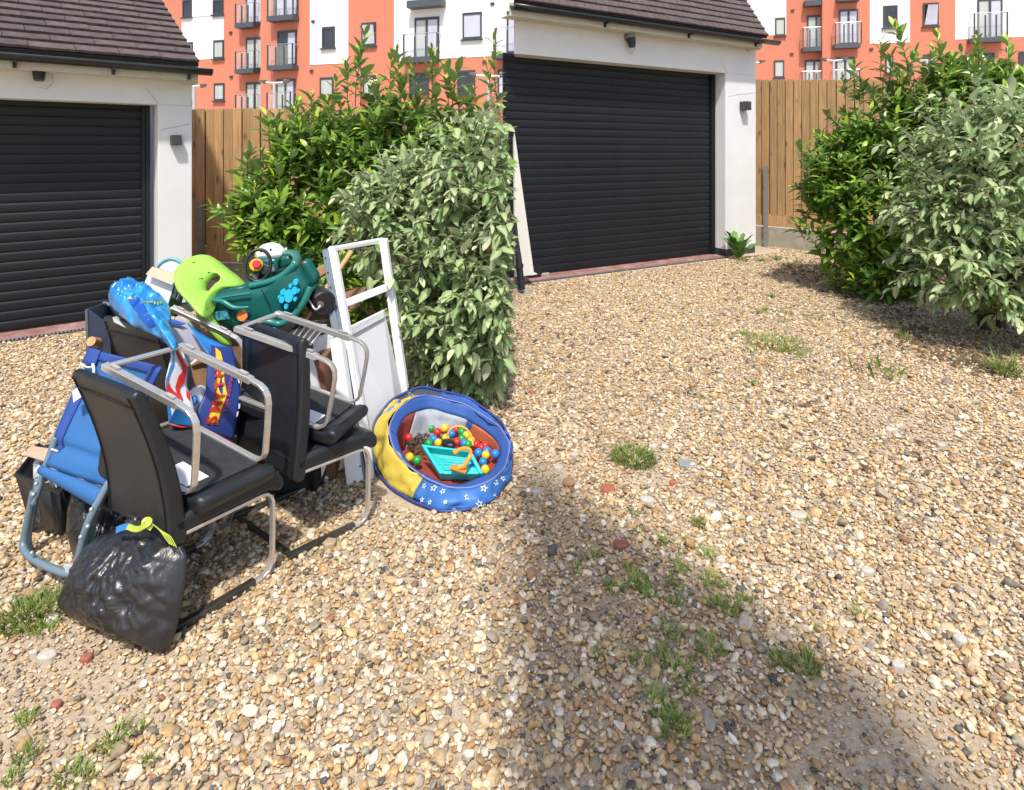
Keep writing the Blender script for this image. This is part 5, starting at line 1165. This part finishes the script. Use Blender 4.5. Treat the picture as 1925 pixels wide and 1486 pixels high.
# dashboard, seat back, domes
MB().box8([P(478,536,3.0),P(524,526,3.0),P(530,520,3.2),P(486,530,3.2),P(476,486,3.0),P(522,484,3.0),P(528,482,3.16),P(484,480,3.16)]).build('dashboard', tg, tc_, bevel=.02, smooth=40)
MB().slab([P(500,500,2.98),P(514,498,2.98),P(516,512,2.98),P(502,514,2.98)], V(0,.008,0)).build('dial_sticker', mat('dial_grey', (.20,.26,.30), .4, var=.8, scale=120), tc_)
MB().slab([P(481,512,2.985),P(490,511,2.985),P(492,526,2.985),P(482,527,2.985)], V(0,.006,0)).build('dial_sticker', mat('dial_blue', (.08,.18,.28), .4, var=.8, scale=90), tc_)
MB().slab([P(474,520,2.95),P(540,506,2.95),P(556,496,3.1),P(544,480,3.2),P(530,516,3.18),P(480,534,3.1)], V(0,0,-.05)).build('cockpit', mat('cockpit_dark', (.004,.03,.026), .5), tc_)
MB().box8([P(526,508,3.05),P(548,498,3.05),P(552,494,3.2),P(530,502,3.2),P(528,484,3.05),P(544,480,3.05),P(546,478,3.2),P(530,480,3.2)]).build('seat_back', tg, tc_, bevel=.015)
for (x, y, r_) in ((497,478,.044),(513,475,.047)):
    MB().ball(P(x, y, 3.2), (r_,r_*.8,r_*1.05), 18, 10).build('eye_dome', mat('dome_white', (.80,.82,.80), .35, var=.03), tc_, smooth=True)
MB().slab([P(480,490,3.15),P(530,484,3.15),P(532,474,3.15),P(520,462,3.15),P(505,458,3.15),P(488,462,3.15),P(482,474,3.15)], V(0,.06,0)).build('eye_mount', mat('dome_white', (.8,.82,.8)), tc_, bevel=.015)
sh = MB()
for (x, y) in ((491,473),(509,470)): sh.ball(P(x, y, 3.11), .006, 8, 5)
sh.build('screw_hole', dark_m, tc_)
# steering wheel
wc = P(485,499,2.88); wn = V(.25,-1,.30).normalized(); wa = V(0,0,1)-wn*wn.z; wa.normalize(); wb = wn.cross(wa)
MB().tube([wc+(wa*.074*math.cos(a)+wb*.056*math.sin(a)) for a in np.linspace(0, 2*math.pi, 36)[:-1]], .0085, 8, closed=True).build('steering_wheel', black_pl, tc_, smooth=True)
sp_ = MB()
for a in (.9, 2.9, 4.4): sp_.bar([wc-wn*.01, wc+(wa*.074*math.cos(a)+wb*.056*math.sin(a))], .03, .008, wn)
sp_.build('spoke', black_pl, tc_, bevel=.003)
MB().disc(wc-wn*.01+wb*.006, wn, .03, .03, 20).build('hub', mat('hub_yellow', (.75,.42,.01), .35), tc_, smooth=40, bevel=.003)
MB().disc(wc+wn*.02+wb*.0, wn, .019, .03, 18).build('horn_button', mat('horn_red', (.62,.03,.03), .3), tc_, smooth=40, bevel=.004)
MB().tube([wc, P(488,530,3.0)], .016, 8).build('column', tg, tc_)
MB().disc(P(563,497,2.95), (0,-.2,1), .013, .02, 14).build('roof_button', mat('horn_red', (.62,.03,.03), .3), tc_, bevel=.004)
nn_ = V(-.15,-1,.12).normalized()
MB().disc(P(457,594,2.81), nn_, .026, .012, 22).build('side_light', mat('light_orange', (.80,.25,.06), .35), tc_, smooth=40, bevel=.004)
cy = mat('sticker_cyan', (.03,.52,.82), .4, var=.05)
for (x, y, r_, e) in ((542,557,.021,1.5),(529,564,.012,1.3),(531,550,.010,1.3),(553,547,.013,1.4),(545,538,.007,1.3),(555,531,.011,1.3),(559,548,.007,1.3),(524,559,.006,1.3),(554,563,.007,1.4),(537,577,.008,1.5)):
    c_ = P(x, y, 2.785+.03*max(0, (x-548)/30)); k_ = [c_+V(math.cos(t)*r_, 0, math.sin(t)*r_*e) for t in np.linspace(0, 2*math.pi, 9 if r_ > .012 else 13)[:-1]]
    MB().slab(k_, V(0,.02,0)).build('paw_sticker', cy, tc_)
MB().slab([P(401,588,2.80),P(426,585,2.79),P(431,600,2.79),P(408,603,2.80)], V(0,.015,0)).build('panel_sticker', mat('sticker_blue', (.02,.18,.26), .4, var=.9, scale=70, col2=(.08,.45,.6)), tc_)
MB().disc(P(505,616,2.84), V(0,-1,.2), .03, .05, 18).build('wheel', black_pl, tc_); MB().disc(P(517,620,2.82), V(0,-1,.2), .012, .02, 12).build('wheel_hub', steel, tc_)
# ---- supports and scraps under the car
def carton(label, c8, m=cb_tan):
    o = thing('carton', label, 'box', (c8[0]+c8[2])/2); MB().box8(c8).build('box_body', m, o, bevel=.003); return o
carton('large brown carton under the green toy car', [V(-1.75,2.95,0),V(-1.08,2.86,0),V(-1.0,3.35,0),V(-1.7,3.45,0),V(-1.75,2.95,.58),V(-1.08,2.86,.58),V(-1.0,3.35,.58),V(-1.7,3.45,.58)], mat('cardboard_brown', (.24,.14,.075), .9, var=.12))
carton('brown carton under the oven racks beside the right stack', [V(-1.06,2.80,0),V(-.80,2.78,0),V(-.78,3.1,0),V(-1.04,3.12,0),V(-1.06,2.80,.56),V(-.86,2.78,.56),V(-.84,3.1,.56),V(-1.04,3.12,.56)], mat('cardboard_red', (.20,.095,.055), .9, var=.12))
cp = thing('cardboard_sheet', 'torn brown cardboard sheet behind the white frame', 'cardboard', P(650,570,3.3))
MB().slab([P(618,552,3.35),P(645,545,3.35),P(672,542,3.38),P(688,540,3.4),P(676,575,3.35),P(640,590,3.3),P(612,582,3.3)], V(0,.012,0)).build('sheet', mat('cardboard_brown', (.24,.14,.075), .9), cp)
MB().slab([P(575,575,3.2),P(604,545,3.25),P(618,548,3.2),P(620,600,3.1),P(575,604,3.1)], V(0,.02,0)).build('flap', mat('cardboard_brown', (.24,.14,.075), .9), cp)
ov = thing('oven_rack', 'silver slatted oven racks lying under the steel chair legs', 'rack', P(570,625,2.75))
oa, ob, oc, od = P(533,640,2.72), P(558,606,2.95), P(614,612,2.92), P(585,648,2.68)
for i in range(5):
    a0, a1 = i/5+.02, (i+1)/5-.03
    MB().slab([oa.lerp(od,a0), oa.lerp(od,a1), ob.lerp(oc,a1), ob.lerp(oc,a0)], V(0,0,-.008)).build('slat', mat('rack_steel', (.30,.32,.34), .28, metal=.8, var=.2) if i > 2 else mat('rack_dark', (.05,.045,.04), .4, var=.3), ov, bevel=.001)
    MB().tube([oa.lerp(od,a1+.012), ob.lerp(oc,a1+.012)], .0045, 6).build('rod', chrome, ov, smooth=True)
MB().tube([ob, oc], .005, 6).tube([oa, od], .005, 6).build('end_rod', chrome, ov)
pk = thing('broomstick', 'wooden broom handle leaning through the white frame', 'handle', P(590,600,3.0))
wdm = mat('pine_wood', (.50,.30,.15), .6, var=.18, scale=6, stretch=(6,6,1))
MB().tube([P(572,604,2.95), P(615,540,3.05), P(661,473,3.18)], .0125, 10).build('handle', wdm, pk, smooth=60)
p2_ = thing('wooden_plank', 'pale wooden box end beside the green toy car', 'plank', P(595,520,3.15))
MB().box8([P(578,535,3.1),P(616,512,3.1),P(618,515,3.2),P(580,538,3.2),P(575,518,3.1),P(610,497,3.1),P(612,495,3.2),P(577,516,3.2)]).build('board', wdm, p2_, bevel=.003)
MB().tube([P(592,536,3.08), P(600,528,3.08), P(606,545,3.08)], .003, 5).build('string', cream, p2_)
rl = thing('trolley_roller', 'black rubber wheel with bent wire handle beside the white frame', 'roller', P(602,570,2.95))
ax = V(.55,-.75,-.1).normalized()
MB().sweep([P(602,566,2.98)-ax*.05, P(602,566,2.98)-ax*.042, P(602,566,2.98)+ax*.042, P(602,566,2.98)+ax*.05], lambda i: [((.054,.062,.062,.054)[i]*math.cos(k*.2618), (.054,.062,.062,.054)[i]*math.sin(k*.2618)) for k in range(24)]).build('tyre', mat('rubber', (.016,.016,.018), .55, var=.2), rl, smooth=40)
MB().disc(P(601,572,2.93), ax, .016, .012, 14).build('hub', mat('hub_grey', (.25,.24,.22), .4, metal=.6), rl)
MB().tube(chaikin([P(576,558,2.9), P(585,572,2.88), P(592,583,2.87), P(599,580,2.87), P(602,574,2.88)], 1), .005, 7).build('axle_wire', chrome, rl, smooth=True)
# ---- white frame and panels
wp_ = mat('white_panel', (.74,.75,.77), .45, var=.03, scale=4)
wpg = mat('panel_grey_white', (.60,.61,.64), .4, var=.04, scale=2)
fr = thing('open_shelving', 'tall white open shelving frame with a steel drawer runner leaning on the silvery bush', 'shelving', G(676,912))
thk = V(.004,.03,.01)
MB().slab([P(615,468,3.12), P(629,467,3.12), P(690,815,2.86), P(700,905,2.78), P(680,905,2.76), P(655,720,2.9)], thk).build('stile', wp_, fr, bevel=.003)
MB().slab([P(712,453,3.40), P(726,452,3.40), P(766,735,3.27), P(752,742,3.25)], thk).build('stile', wp_, fr, bevel=.003)
MB().slab([P(629,467,3.115), P(629,473,3.115), P(716,458,3.41), P(716,451,3.41)], thk).build('top_rail', wp_, fr, bevel=.002)
MB().slab([P(644,569,3.04), P(648,579,3.04), P(736,545,3.35), P(732,535,3.35)], thk).build('mid_rail', wp_, fr, bevel=.003)
rail_m = mat('runner_steel', (.20,.25,.29), .45, metal=.5, var=.2, scale=12)
MB().slab([P(605,471,3.10), P(615,469,3.10), P(647,640,2.96), P(690,900,2.765), P(678,906,2.765), P(632,640,2.955)], V(.0,.02,0)).build('drawer_runner', rail_m, fr, bevel=.002)
MB().slab([P(617,587,2.985), P(629,584,2.985), P(652,697,2.895), P(640,703,2.895)], V(0,.012,0)).build('runner_slide', mat('runner_light', (.27,.33,.37), .4, metal=.5, var=.15), fr, bevel=.002)
MB().slab([P(638,708,2.885), P(648,705,2.885), P(662,765,2.83), P(650,768,2.83)], V(0,.012,0)).build('runner_slide', rail_m, fr, bevel=.002)
sc_ = MB()
for t in np.linspace(.03,.97,14): sc_.ball(P(610,474,3.095).lerp(P(680,890,2.76), t)+V(0,-.003,0), .004, 6, 4)
tag(sc_.build('screw', dark_m, fr), kind='stuff')
MB().tube([P(626,520,3.08), P(660,720,2.885), P(690,898,2.76)], .003, 5).build('groove', dark_m, fr)
def panel(label, pts, m=wpg, t=V(.003,.025,.01), edge=None):
    o = thing('furniture_board', label, 'board', pts[-1], 'white furniture panels'); MB().slab(pts, t).build('board', m, o, bevel=.003)
    if edge: MB().slab(edge, t*.8).build('edge_strip', wp_, o, bevel=.002)
    return o
panel('large grey white furniture panel standing behind the tall frame', [P(657,632,3.06), P(722,598,3.28), P(752,742,3.20), P(747,786,3.10), P(686,812,2.98)], edge=[P(655,618,3.03), P(720,586,3.26), P(722,598,3.26), P(656,633,3.03)])
panel('second white panel leaning behind the tipped chair legs', [P(587,642,2.86), P(626,627,2.95), P(642,800,2.9), P(604,900,2.72), P(598,760,2.8)], wp_)
panel('narrow white board under the tipped chair seat', [P(578,664,2.78), P(590,656,2.8), P(612,840,2.72), P(594,830,2.70)], wpg)
panel('white plank whose foot stands on the gravel by the chair runner', [P(620,640,2.86), P(640,634,2.88), P(678,905,2.755), P(652,917,2.735)], wp_, V(.01,.03,0))
panel('short white drawer side propped under the right chair stack', [P(600,878,2.80), P(640,858,2.87), P(645,880,2.84), P(606,908,2.755)], wp_, V(.01,.02,0))
panel('low white board beside the play tent', [P(690,806,2.95), P(704,800,3.0), P(704,872,2.92), P(694,884,2.87)], wp_, V(.01,.02,0))
# ---- things at the back left and under the stacks
nb = thing('storage_box', 'navy fabric storage box behind the black chair backs', 'box', P(180,690,2.75))
q0 = [P(166,700,2.62), P(215,720,2.5), P(262,640,2.9), P(196,640,3.0)]; q1 = [P(163,582,2.62), P(204,610,2.52), P(268,585,2.95), P(202,568,3.0)]
m_ = MB()
for i in range(4): m_.add([q1[i], q1[(i+1) % 4], q0[(i+1) % 4], q0[i]], [(0,1,2,3)])
m_.build('box_wall', mat('navy_fabric', (.022,.032,.07), .8, var=.2, scale=20), nb, solid=.012, weld=True)
MB().add([p.lerp(q1[i],.62) for i, p in enumerate(q0)], [(0,1,2,3)]).build('grey_board', mat('board_slate', (.22,.23,.26), .6, var=.2, scale=20), nb, solid=.01)
MB().tube([P(163,582,2.6), P(165,640,2.6), P(168,705,2.6)], .006, 6).build('edge_trim', mat('trim_grey', (.12,.13,.15), .6), nb)
MB().tube([P(196,570,3.0), P(205,572,2.9)], .008, 6).build('wire_rim', steel, nb)
dw = thing('wooden_dowel', 'short pale wooden dowel end sticking out behind the blue lounger', 'dowel', P(180,645,2.55))
MB().tube([P(171,642,2.5), P(206,648,2.62)], .019, 12).build('dowel', wdm, dw, smooth=60)
mp_ = thing('metal_bracket', 'cream slotted metal bracket beside the blue plastic bag', 'bracket', P(230,610,2.5))
MB().slab([P(211,597,2.44), P(234,590,2.5), P(258,618,2.42), P(252,624,2.40), P(214,606,2.42)], V(0,.01,-.006)).build('plate', mat('bracket_cream', (.52,.52,.48), .4, metal=.2, var=.1), mp_, bevel=.001)
bb = thing('storage_bag', 'black bag with red handle and white tag on the gravel behind the front stack', 'bag', G(520,935))
carc = [G(500,940), G(590,925), G(560,890), G(480,905)]
MB().box8(carc+[p+V(0,0,.30) for p in carc]).build('bag_body', mat('bag_black', (.011,.012,.013), .7, var=.25), bb, bevel=.02)
n_b = (carc[1]-carc[0]).cross(V(0,0,1)).normalized(); 
MB().tube(chaikin([P(500,868,2.55), P(522,868,2.55), P(522,896,2.55), P(500,896,2.55)], 1), .006, 6, closed=True).build('red_handle', red, bb)
MB().slab([P(497,897,2.56), P(513,893,2.55), P(511,922,2.55), P(495,918,2.56)], V(0,.003,0)).build('tag', paper, bb)
MB().slab([P(502,899,2.555), P(511,897,2.545), P(510,908,2.545), P(501,909,2.555)], V(0,-.002,0)).build('tag_print', mat('print_grey', (.2,.2,.22), .6), bb)
ft = thing('carton', 'black carton standing under the right chair stack', 'box', G(540,890))
MB().box8([V(-1.05,2.72,0),V(-.86,2.68,0),V(-.84,2.84,0),V(-1.02,2.88,0),V(-1.05,2.72,.40),V(-.86,2.68,.40),V(-.84,2.84,.40),V(-1.02,2.88,.40)]).build('box_body', black_pl, ft, bevel=.01)
# ---------------------------------------------------------------- pop-up play tent full of balls
pt = thing('play_tent', 'blue and yellow pop up play tent ball pit with white stars under the silvery bush', 'play tent', V(-.33,2.86,0))
tn_y = mat('tent_yellow', (.55,.42,.06), .6, var=.1, scale=8, bump=.3, bscale=22)
tn_b = mat('tent_blue', (.035,.145,.42), .55, var=.15, scale=9, bump=.3, bscale=22)
tn_d = mat('tent_royal', (.035,.105,.36), .6, var=.1, scale=5)
tn_r = mat('tent_red', (.30,.05,.035), .65, var=.12, scale=7)
tn_o = mat('tent_orange', (.50,.15,.06), .65, var=.12, scale=7)
tn_g = mat('tent_grey', (.36,.39,.44), .7, var=.3, scale=14)
trim = mat('tent_trim', (.16,.19,.42), .6, var=.1)
trim_g = mat('tent_trim_grey', (.42,.45,.50), .6, var=.1)
def at_px(lst, n=96, per=True):
    return resample([P(*q) for q in lst], n)
# loops start at the left-most point and run clockwise as seen from the camera (left, top, right, front)
base = at_px([(699,860,2.86),(702,800,2.95),(735,757,3.03),(790,732,3.14),(880,752,3.24),(945,800,3.08),(964,852,2.92),(957,905,2.75),(930,945,2.61),(880,966,2.535),(830,970,2.52),(775,950,2.60),(735,925,2.70),(708,895,2.83)])
bulge = at_px([(698,840,2.90),(712,775,3.04),(745,745,3.18),(795,731,3.30),(880,755,3.3),(945,792,3.14),(966,845,2.95),(962,885,2.72),(930,930,2.56),(880,955,2.49),(830,958,2.48),(770,938,2.56),(728,908,2.68),(704,875,2.81)])
rim = at_px([(730,805,2.86),(745,772,2.98),(775,748,3.08),(803,742,3.16),(875,760,3.18),(938,800,3.05),(960,835,2.9),(950,880,2.74),(922,905,2.64),(885,918,2.60),(845,918,2.60),(800,900,2.66),(762,872,2.74),(738,842,2.80)])
def align(loop):   # same angular start for all three
    c = sum(loop, Vector())/len(loop); return loop
rim_s, bul_s, bas_s = smoothloop(rim, 3), smoothloop(bulge, 2), [p+V(0,0,.012) for p in smoothloop(base, 2)]
def inner_edge(p):
    f = max(0, min(1, (3.12-p.y)/.5))                   # 0 at the back, 1 at the front
    sd = min(1, abs(p.x+.33)/.28)
    q = p.lerp(V(-.33,2.88,p.z-.01), .07+.15*f*(.45+.55*sd)); q.z -= .05*(1-f)+.012; return q+V(0,.01*f,0)+V(0,0,.008*fb(p, 7, 2, 8))
inn = smoothloop([inner_edge(p) for p in rim_s], 2)
flo = [V(p.x*.82-.06, p.y*.82+.515, .025) for p in bas_s]
foot = [V(p.x*.94-.02, p.y*.94+.172, .0) for p in bas_s]
N_ = 96
def wallpt(a, v):                   # a in 0..96 loop index (float), v 0 base .. 1 rim
    def s(L): i = int(math.floor(a)) % N_; j = (i+1) % N_; return L[i].lerp(L[j], a-math.floor(a))
    b, m, r_ = s(bas_s), s(bul_s), s(rim_s); m = (b+r_)*.5*.72+m*.28; p = (b*(1-v)+m*v).lerp(m*(1-v)+r_*v, v)
    c = V(-.33,2.86,p.z); o = (p-c).normalized(); return p+o*(.03*fb(p, 7, 4, 4)+.03*(abs(noise.noise(p*14))*2-.5)*(1-abs(2*v-1)))
def outer(a0, a1, name, m, v0=0, v1=1):
    k = max(4, int(a1-a0)); return MB().grid(lambda u, v: wallpt(a0+(a1-a0)*u, v0+(v1-v0)*v), k+1, 8).build(name, m, pt, smooth=True, solid=.003)
def idx(L, px):  # loop index whose screen x,y is nearest
    def d(p): x = CX+F*p.x/p.y; y = HY-F*(p.z-H)/p.y; return (x-px[0])**2+(y-px[1])**2
    return min(range(N_), key=lambda i: d(L[i]))
i_y0 = idx(bas_s, (772,948)); i_y1 = idx(bul_s, (770,738))+N_
outer(i_y0, i_y0+(i_y1-i_y0) if i_y1 > i_y0 else i_y1+N_, 'yellow_panel', tn_y)
rest = N_-((i_y1-i_y0) % N_); a0 = i_y1
outer(a0, a0+rest*.42, 'blue_panel', tn_d); outer(a0+rest*.42, a0+rest, 'star_panel', tn_b)
# white outlined stars on the blue cloth
def star(a, v, r_, rot):
    c = wallpt(a, v); e = (wallpt(a+.5, v)-c); f_ = (wallpt(a, min(1,v+.08))-c); e.normalize(); nn = e.cross(f_).normalized(); f_ = nn.cross(e)
    if nn.y > 0: nn = -nn
    o = []; i_ = []
    for k in range(10):
        q = r_*(1 if k % 2 == 0 else .45); t = rot+k*math.pi/5; o.append(c+e*q*math.cos(t)+f_*q*math.sin(t)+nn*.0045)
        q2 = q-.0042*(1.6 if k % 2 == 0 else .8); i_.append(c+e*q2*math.cos(t)+f_*q2*math.sin(t)+nn*.0045)
    return MB().add(o+i_, [(k, (k+1) % 10, 10+(k+1) % 10, 10+k) for k in range(10)]).build('star', mat('star_white', (.72,.74,.74), .7), pt)
rr = random.Random(12); placed = []
for _ in range(400):
    a = a0+rest*rr.uniform(.45,.99); v = rr.uniform(.12,.88); c = wallpt(a, v)
    if all((c-q).length > .047 for q in placed):
        placed.append(c); star(a, v, rr.uniform(.011,.019), rr.uniform(0,1.2))
# blue flap with stars at the top left, hoops, inner band and lining
outer(i_y1-N_-1 if False else i_y1-9, i_y1+2, 'star_flap', tn_b, .15, .55)
MB().tube([p+V(0,0,.004) for p in bas_s], .006, 8, closed=True).build('ground_hoop', mat('hoop_blue', (.03,.06,.25), .5), pt, smooth=True)
MB().tube(rim_s, .0045, 8, closed=True).build('rim_hoop', trim, pt, smooth=True)
def between(A_, B_, i0, i1, name, m, o=0, nv=6, wav=.004):
    k = max(3, i1-i0)
    def fn(u, v):
        a = (i0+int(round((i1-i0)*u))) % N_; p = A_[a].lerp(B_[a], v); return p+V(0,0,wav*fb(p, 11, 2, 6))
    return MB().grid(fn, k+1, nv).build(name, m, pt, smooth=True, solid=.003)
between(rim_s, inn, 0, N_, 'inner_band', tn_d, nv=5)
i_t = idx(rim_s, (800,743)); i_r = idx(rim_s, (940,803))
cuts = [i_t-14, i_t-4, i_t+13, i_t+15, i_r+6]
between(inn, flo, cuts[0], cuts[1], 'red_lining', tn_r); between(inn, flo, cuts[1], cuts[2], 'star_lining', tn_g); between(inn, flo, cuts[2], cuts[3], 'blue_seam', tn_d); between(inn, flo, cuts[3], cuts[4], 'orange_lining', tn_o)
between(inn, flo, cuts[4], cuts[0]+N_, 'red_lining', tn_r)
between(bas_s, foot, 0, N_, 'under_skirt', mat('skirt_dark', (.05,.06,.10), .8), nv=3)
MB().add(flo, [tuple(range(N_))]).build('floor', tn_r, pt, solid=.004)
MB().slab([P(800,743,3.14), P(806,722,3.17), P(795,729,3.2), P(775,745,3.16)], V(0,.004,0)).build('corner_flap', tn_b, pt)
# contents
def inpit(px, py, z): return G(px, py, z)
cols = dict(red=(.55,.03,.025), blue=(.02,.22,.62), yellow=(.80,.52,.02), green=(.02,.32,.07))
balls = [('green',811,806,0),('red',822,800,0),('red',822,813,0),('yellow',842,797,1),('yellow',836,806,1),('red',855,798,0),('red',858,808,0),('green',868,812,0),('yellow',877,819,1),('blue',849,816,0),('green',868,825,0),('red',859,831,0),('yellow',886,829,0),('yellow',838,824,0),('blue',815,826,0),('green',806,834,0),('yellow',824,833,0),('blue',873,834,0),('red',768,823,0),('yellow',770,860,0),('green',784,866,0),('red',895,836,0),('red',912,838,0),('blue',899,852,0),('blue',915,848,0),('yellow',913,856,2),('blue',931,854,0),('blue',908,869,0),('yellow',912,883,0),('red',905,842,0),('green',880,836,0),('blue',885,882,0)]
PIT = [('the orange hoop',864,818),('the black shoe',843,834),('the orange tap',868,868),('the turquoise sink',825,865),('the leaf litter in the tent',785,828),('the grey tent lining',835,780),('the orange tent lining',925,810)]
for i, (c, x, y, k) in enumerate(balls):
    z = .085 if y < 840 else .075
    nb_ = thing('toy_ball', where(f'{c} plastic ball', x, y, PIT), 'ball', G(x, y, z), f'{c} balls in the ball pit')
    MB().ball(G(x, y, z), .0195*(1.0+.03*(i % 3)), 18, 11).build('ball', mat('ball_'+c, cols[c], .32, var=.04, spec=.5), nb_, smooth=True)
    if k == 2:
        MB().disc(G(x-2, y-2, z)+V(-.004,-.0165,.004), V(-.2,-1,.3), .007, .003, 10).build('black_marks', black_pl, nb_); nb_['label'] = 'yellow plastic ball with black marks among blue balls'
hp = thing('toy_hoop', 'orange plastic hoop standing among the balls', 'hoop', G(865,820,.08))
MB().tube(chaikin([P(840,822,2.83), P(844,808,2.84), P(860,800,2.85), P(878,806,2.84), P(888,822,2.80), P(889,838,2.77)]), .0045, 8).build('ring', mat('hoop_orange', (.80,.36,.04), .4), hp, smooth=True)
bs = thing('shoe', 'black rubber shoe lying between the balls', 'shoe', G(846,838,.08))
inflate(MB(), [G(x, y, .085) for x, y in [(826,830),(838,826),(850,828),(858,834),(856,842),(840,842),(830,838)]], G(843,835,.085), V(0,-.4,1), .02, rings=5, n=24).build('sole', black_pl, bs, smooth=True)
sk = thing('toy_sink', 'turquoise toy sink with an orange tap tilted in the ball pit', 'toy sink', G(845,890,.06))
tq = mat('turquoise', (.02,.56,.55), .32, var=.04); tq2 = mat('turquoise_dark', (.015,.42,.42), .35, var=.05)
s0, s1, s2, s3 = P(791,835,2.82), P(886,847,2.78), P(908,890,2.70), P(826,890,2.70)   # top rim: back-left, back-right, front-right, front-left
up_ = (s1-s0).cross(s3-s0).normalized(); up_ = up_ if up_.z > 0 else -up_
S_ = lambda u, v, h=0: s0.lerp(s1, u).lerp(s3.lerp(s2, u), v)+up_*h
def sb_(u0,u1,v0,v1,h0,h1): return [S_(u0,v0,h0),S_(u1,v0,h0),S_(u1,v1,h0),S_(u0,v1,h0),S_(u0,v0,h1),S_(u1,v0,h1),S_(u1,v1,h1),S_(u0,v1,h1)]
MB().box8(sb_(0,1,0,.09,-.055,0)).box8(sb_(0,.09,.09,1,-.055,0)).box8(sb_(.91,1,.09,1,-.055,0)).box8(sb_(.09,.91,.72,1,-.055,-.004)).build('tray', tq, sk, bevel=.004)
MB().box8(sb_(.09,.91,.09,.72,-.055,-.045)).build('basin', tq2, sk, bevel=.003)
MB().box8(sb_(.15,.42,.76,.9,-.003,.002)).build('soap_dish', tq2, sk, bevel=.002)
dr_ = MB()
for i in range(9):
    for j in range(4): dr_.box8(sb_(.2+.06*i,.235+.06*i,.25+.1*j,.29+.1*j,-.045,-.042))
tag(dr_.build('drain_ridges', tq, sk), kind='stuff')
og = mat('tap_orange', (.85,.33,.04), .35, var=.05)
MB().box8([P(845,884,2.670),P(875,893,2.655),P(879,884,2.705),P(850,877,2.715),P(845,879,2.665),P(875,888,2.650),P(879,879,2.705),P(850,872,2.715)]).build('tap_base', og, sk, bevel=.004)
MB().tube(chaikin([P(868,884,2.675), P(880,865,2.685), P(886,852,2.705), P(882,844,2.705), P(870,843,2.695), P(860,847,2.680), P(853,853,2.665)], 3), .0095, 10, rs=[.012,.0095,.0085,.0085,.0085,.0095,.0115]).build('spout', og, sk, smooth=True)
MB().box8([P(860,880,2.655),P(872,876,2.655),P(874,880,2.655),P(862,885,2.655),P(860,876,2.660),P(872,872,2.660),P(874,876,2.660),P(862,881,2.660)]).build('tap_handle', og, sk, bevel=.003)
# leaf litter inside the tent
lt_ = MB(); rr = random.Random(77); 
for _ in range(260):
    x = rr.gauss(783,16); y = rr.gauss(828,14)
    if x < 764 or x > 815 or y < 806 or y > 858: continue
    p = G(x, y, .055+rr.uniform(0,.03)); a = Vector((rr.gauss(0,1), rr.gauss(0,1), rr.gauss(0,.5))).normalized(); b = a.orthogonal().normalized(); l = rr.uniform(.008,.02)
    lt_.add([p-a*l, p+b*l*.3, p+a*l, p-b*l*.3], [(0,1,2,3)])
tag(lt_.build('leaf_litter', mat('litter', (.07,.05,.03), .9, var=.7, scale=60), None), kind='stuff')
gravel()
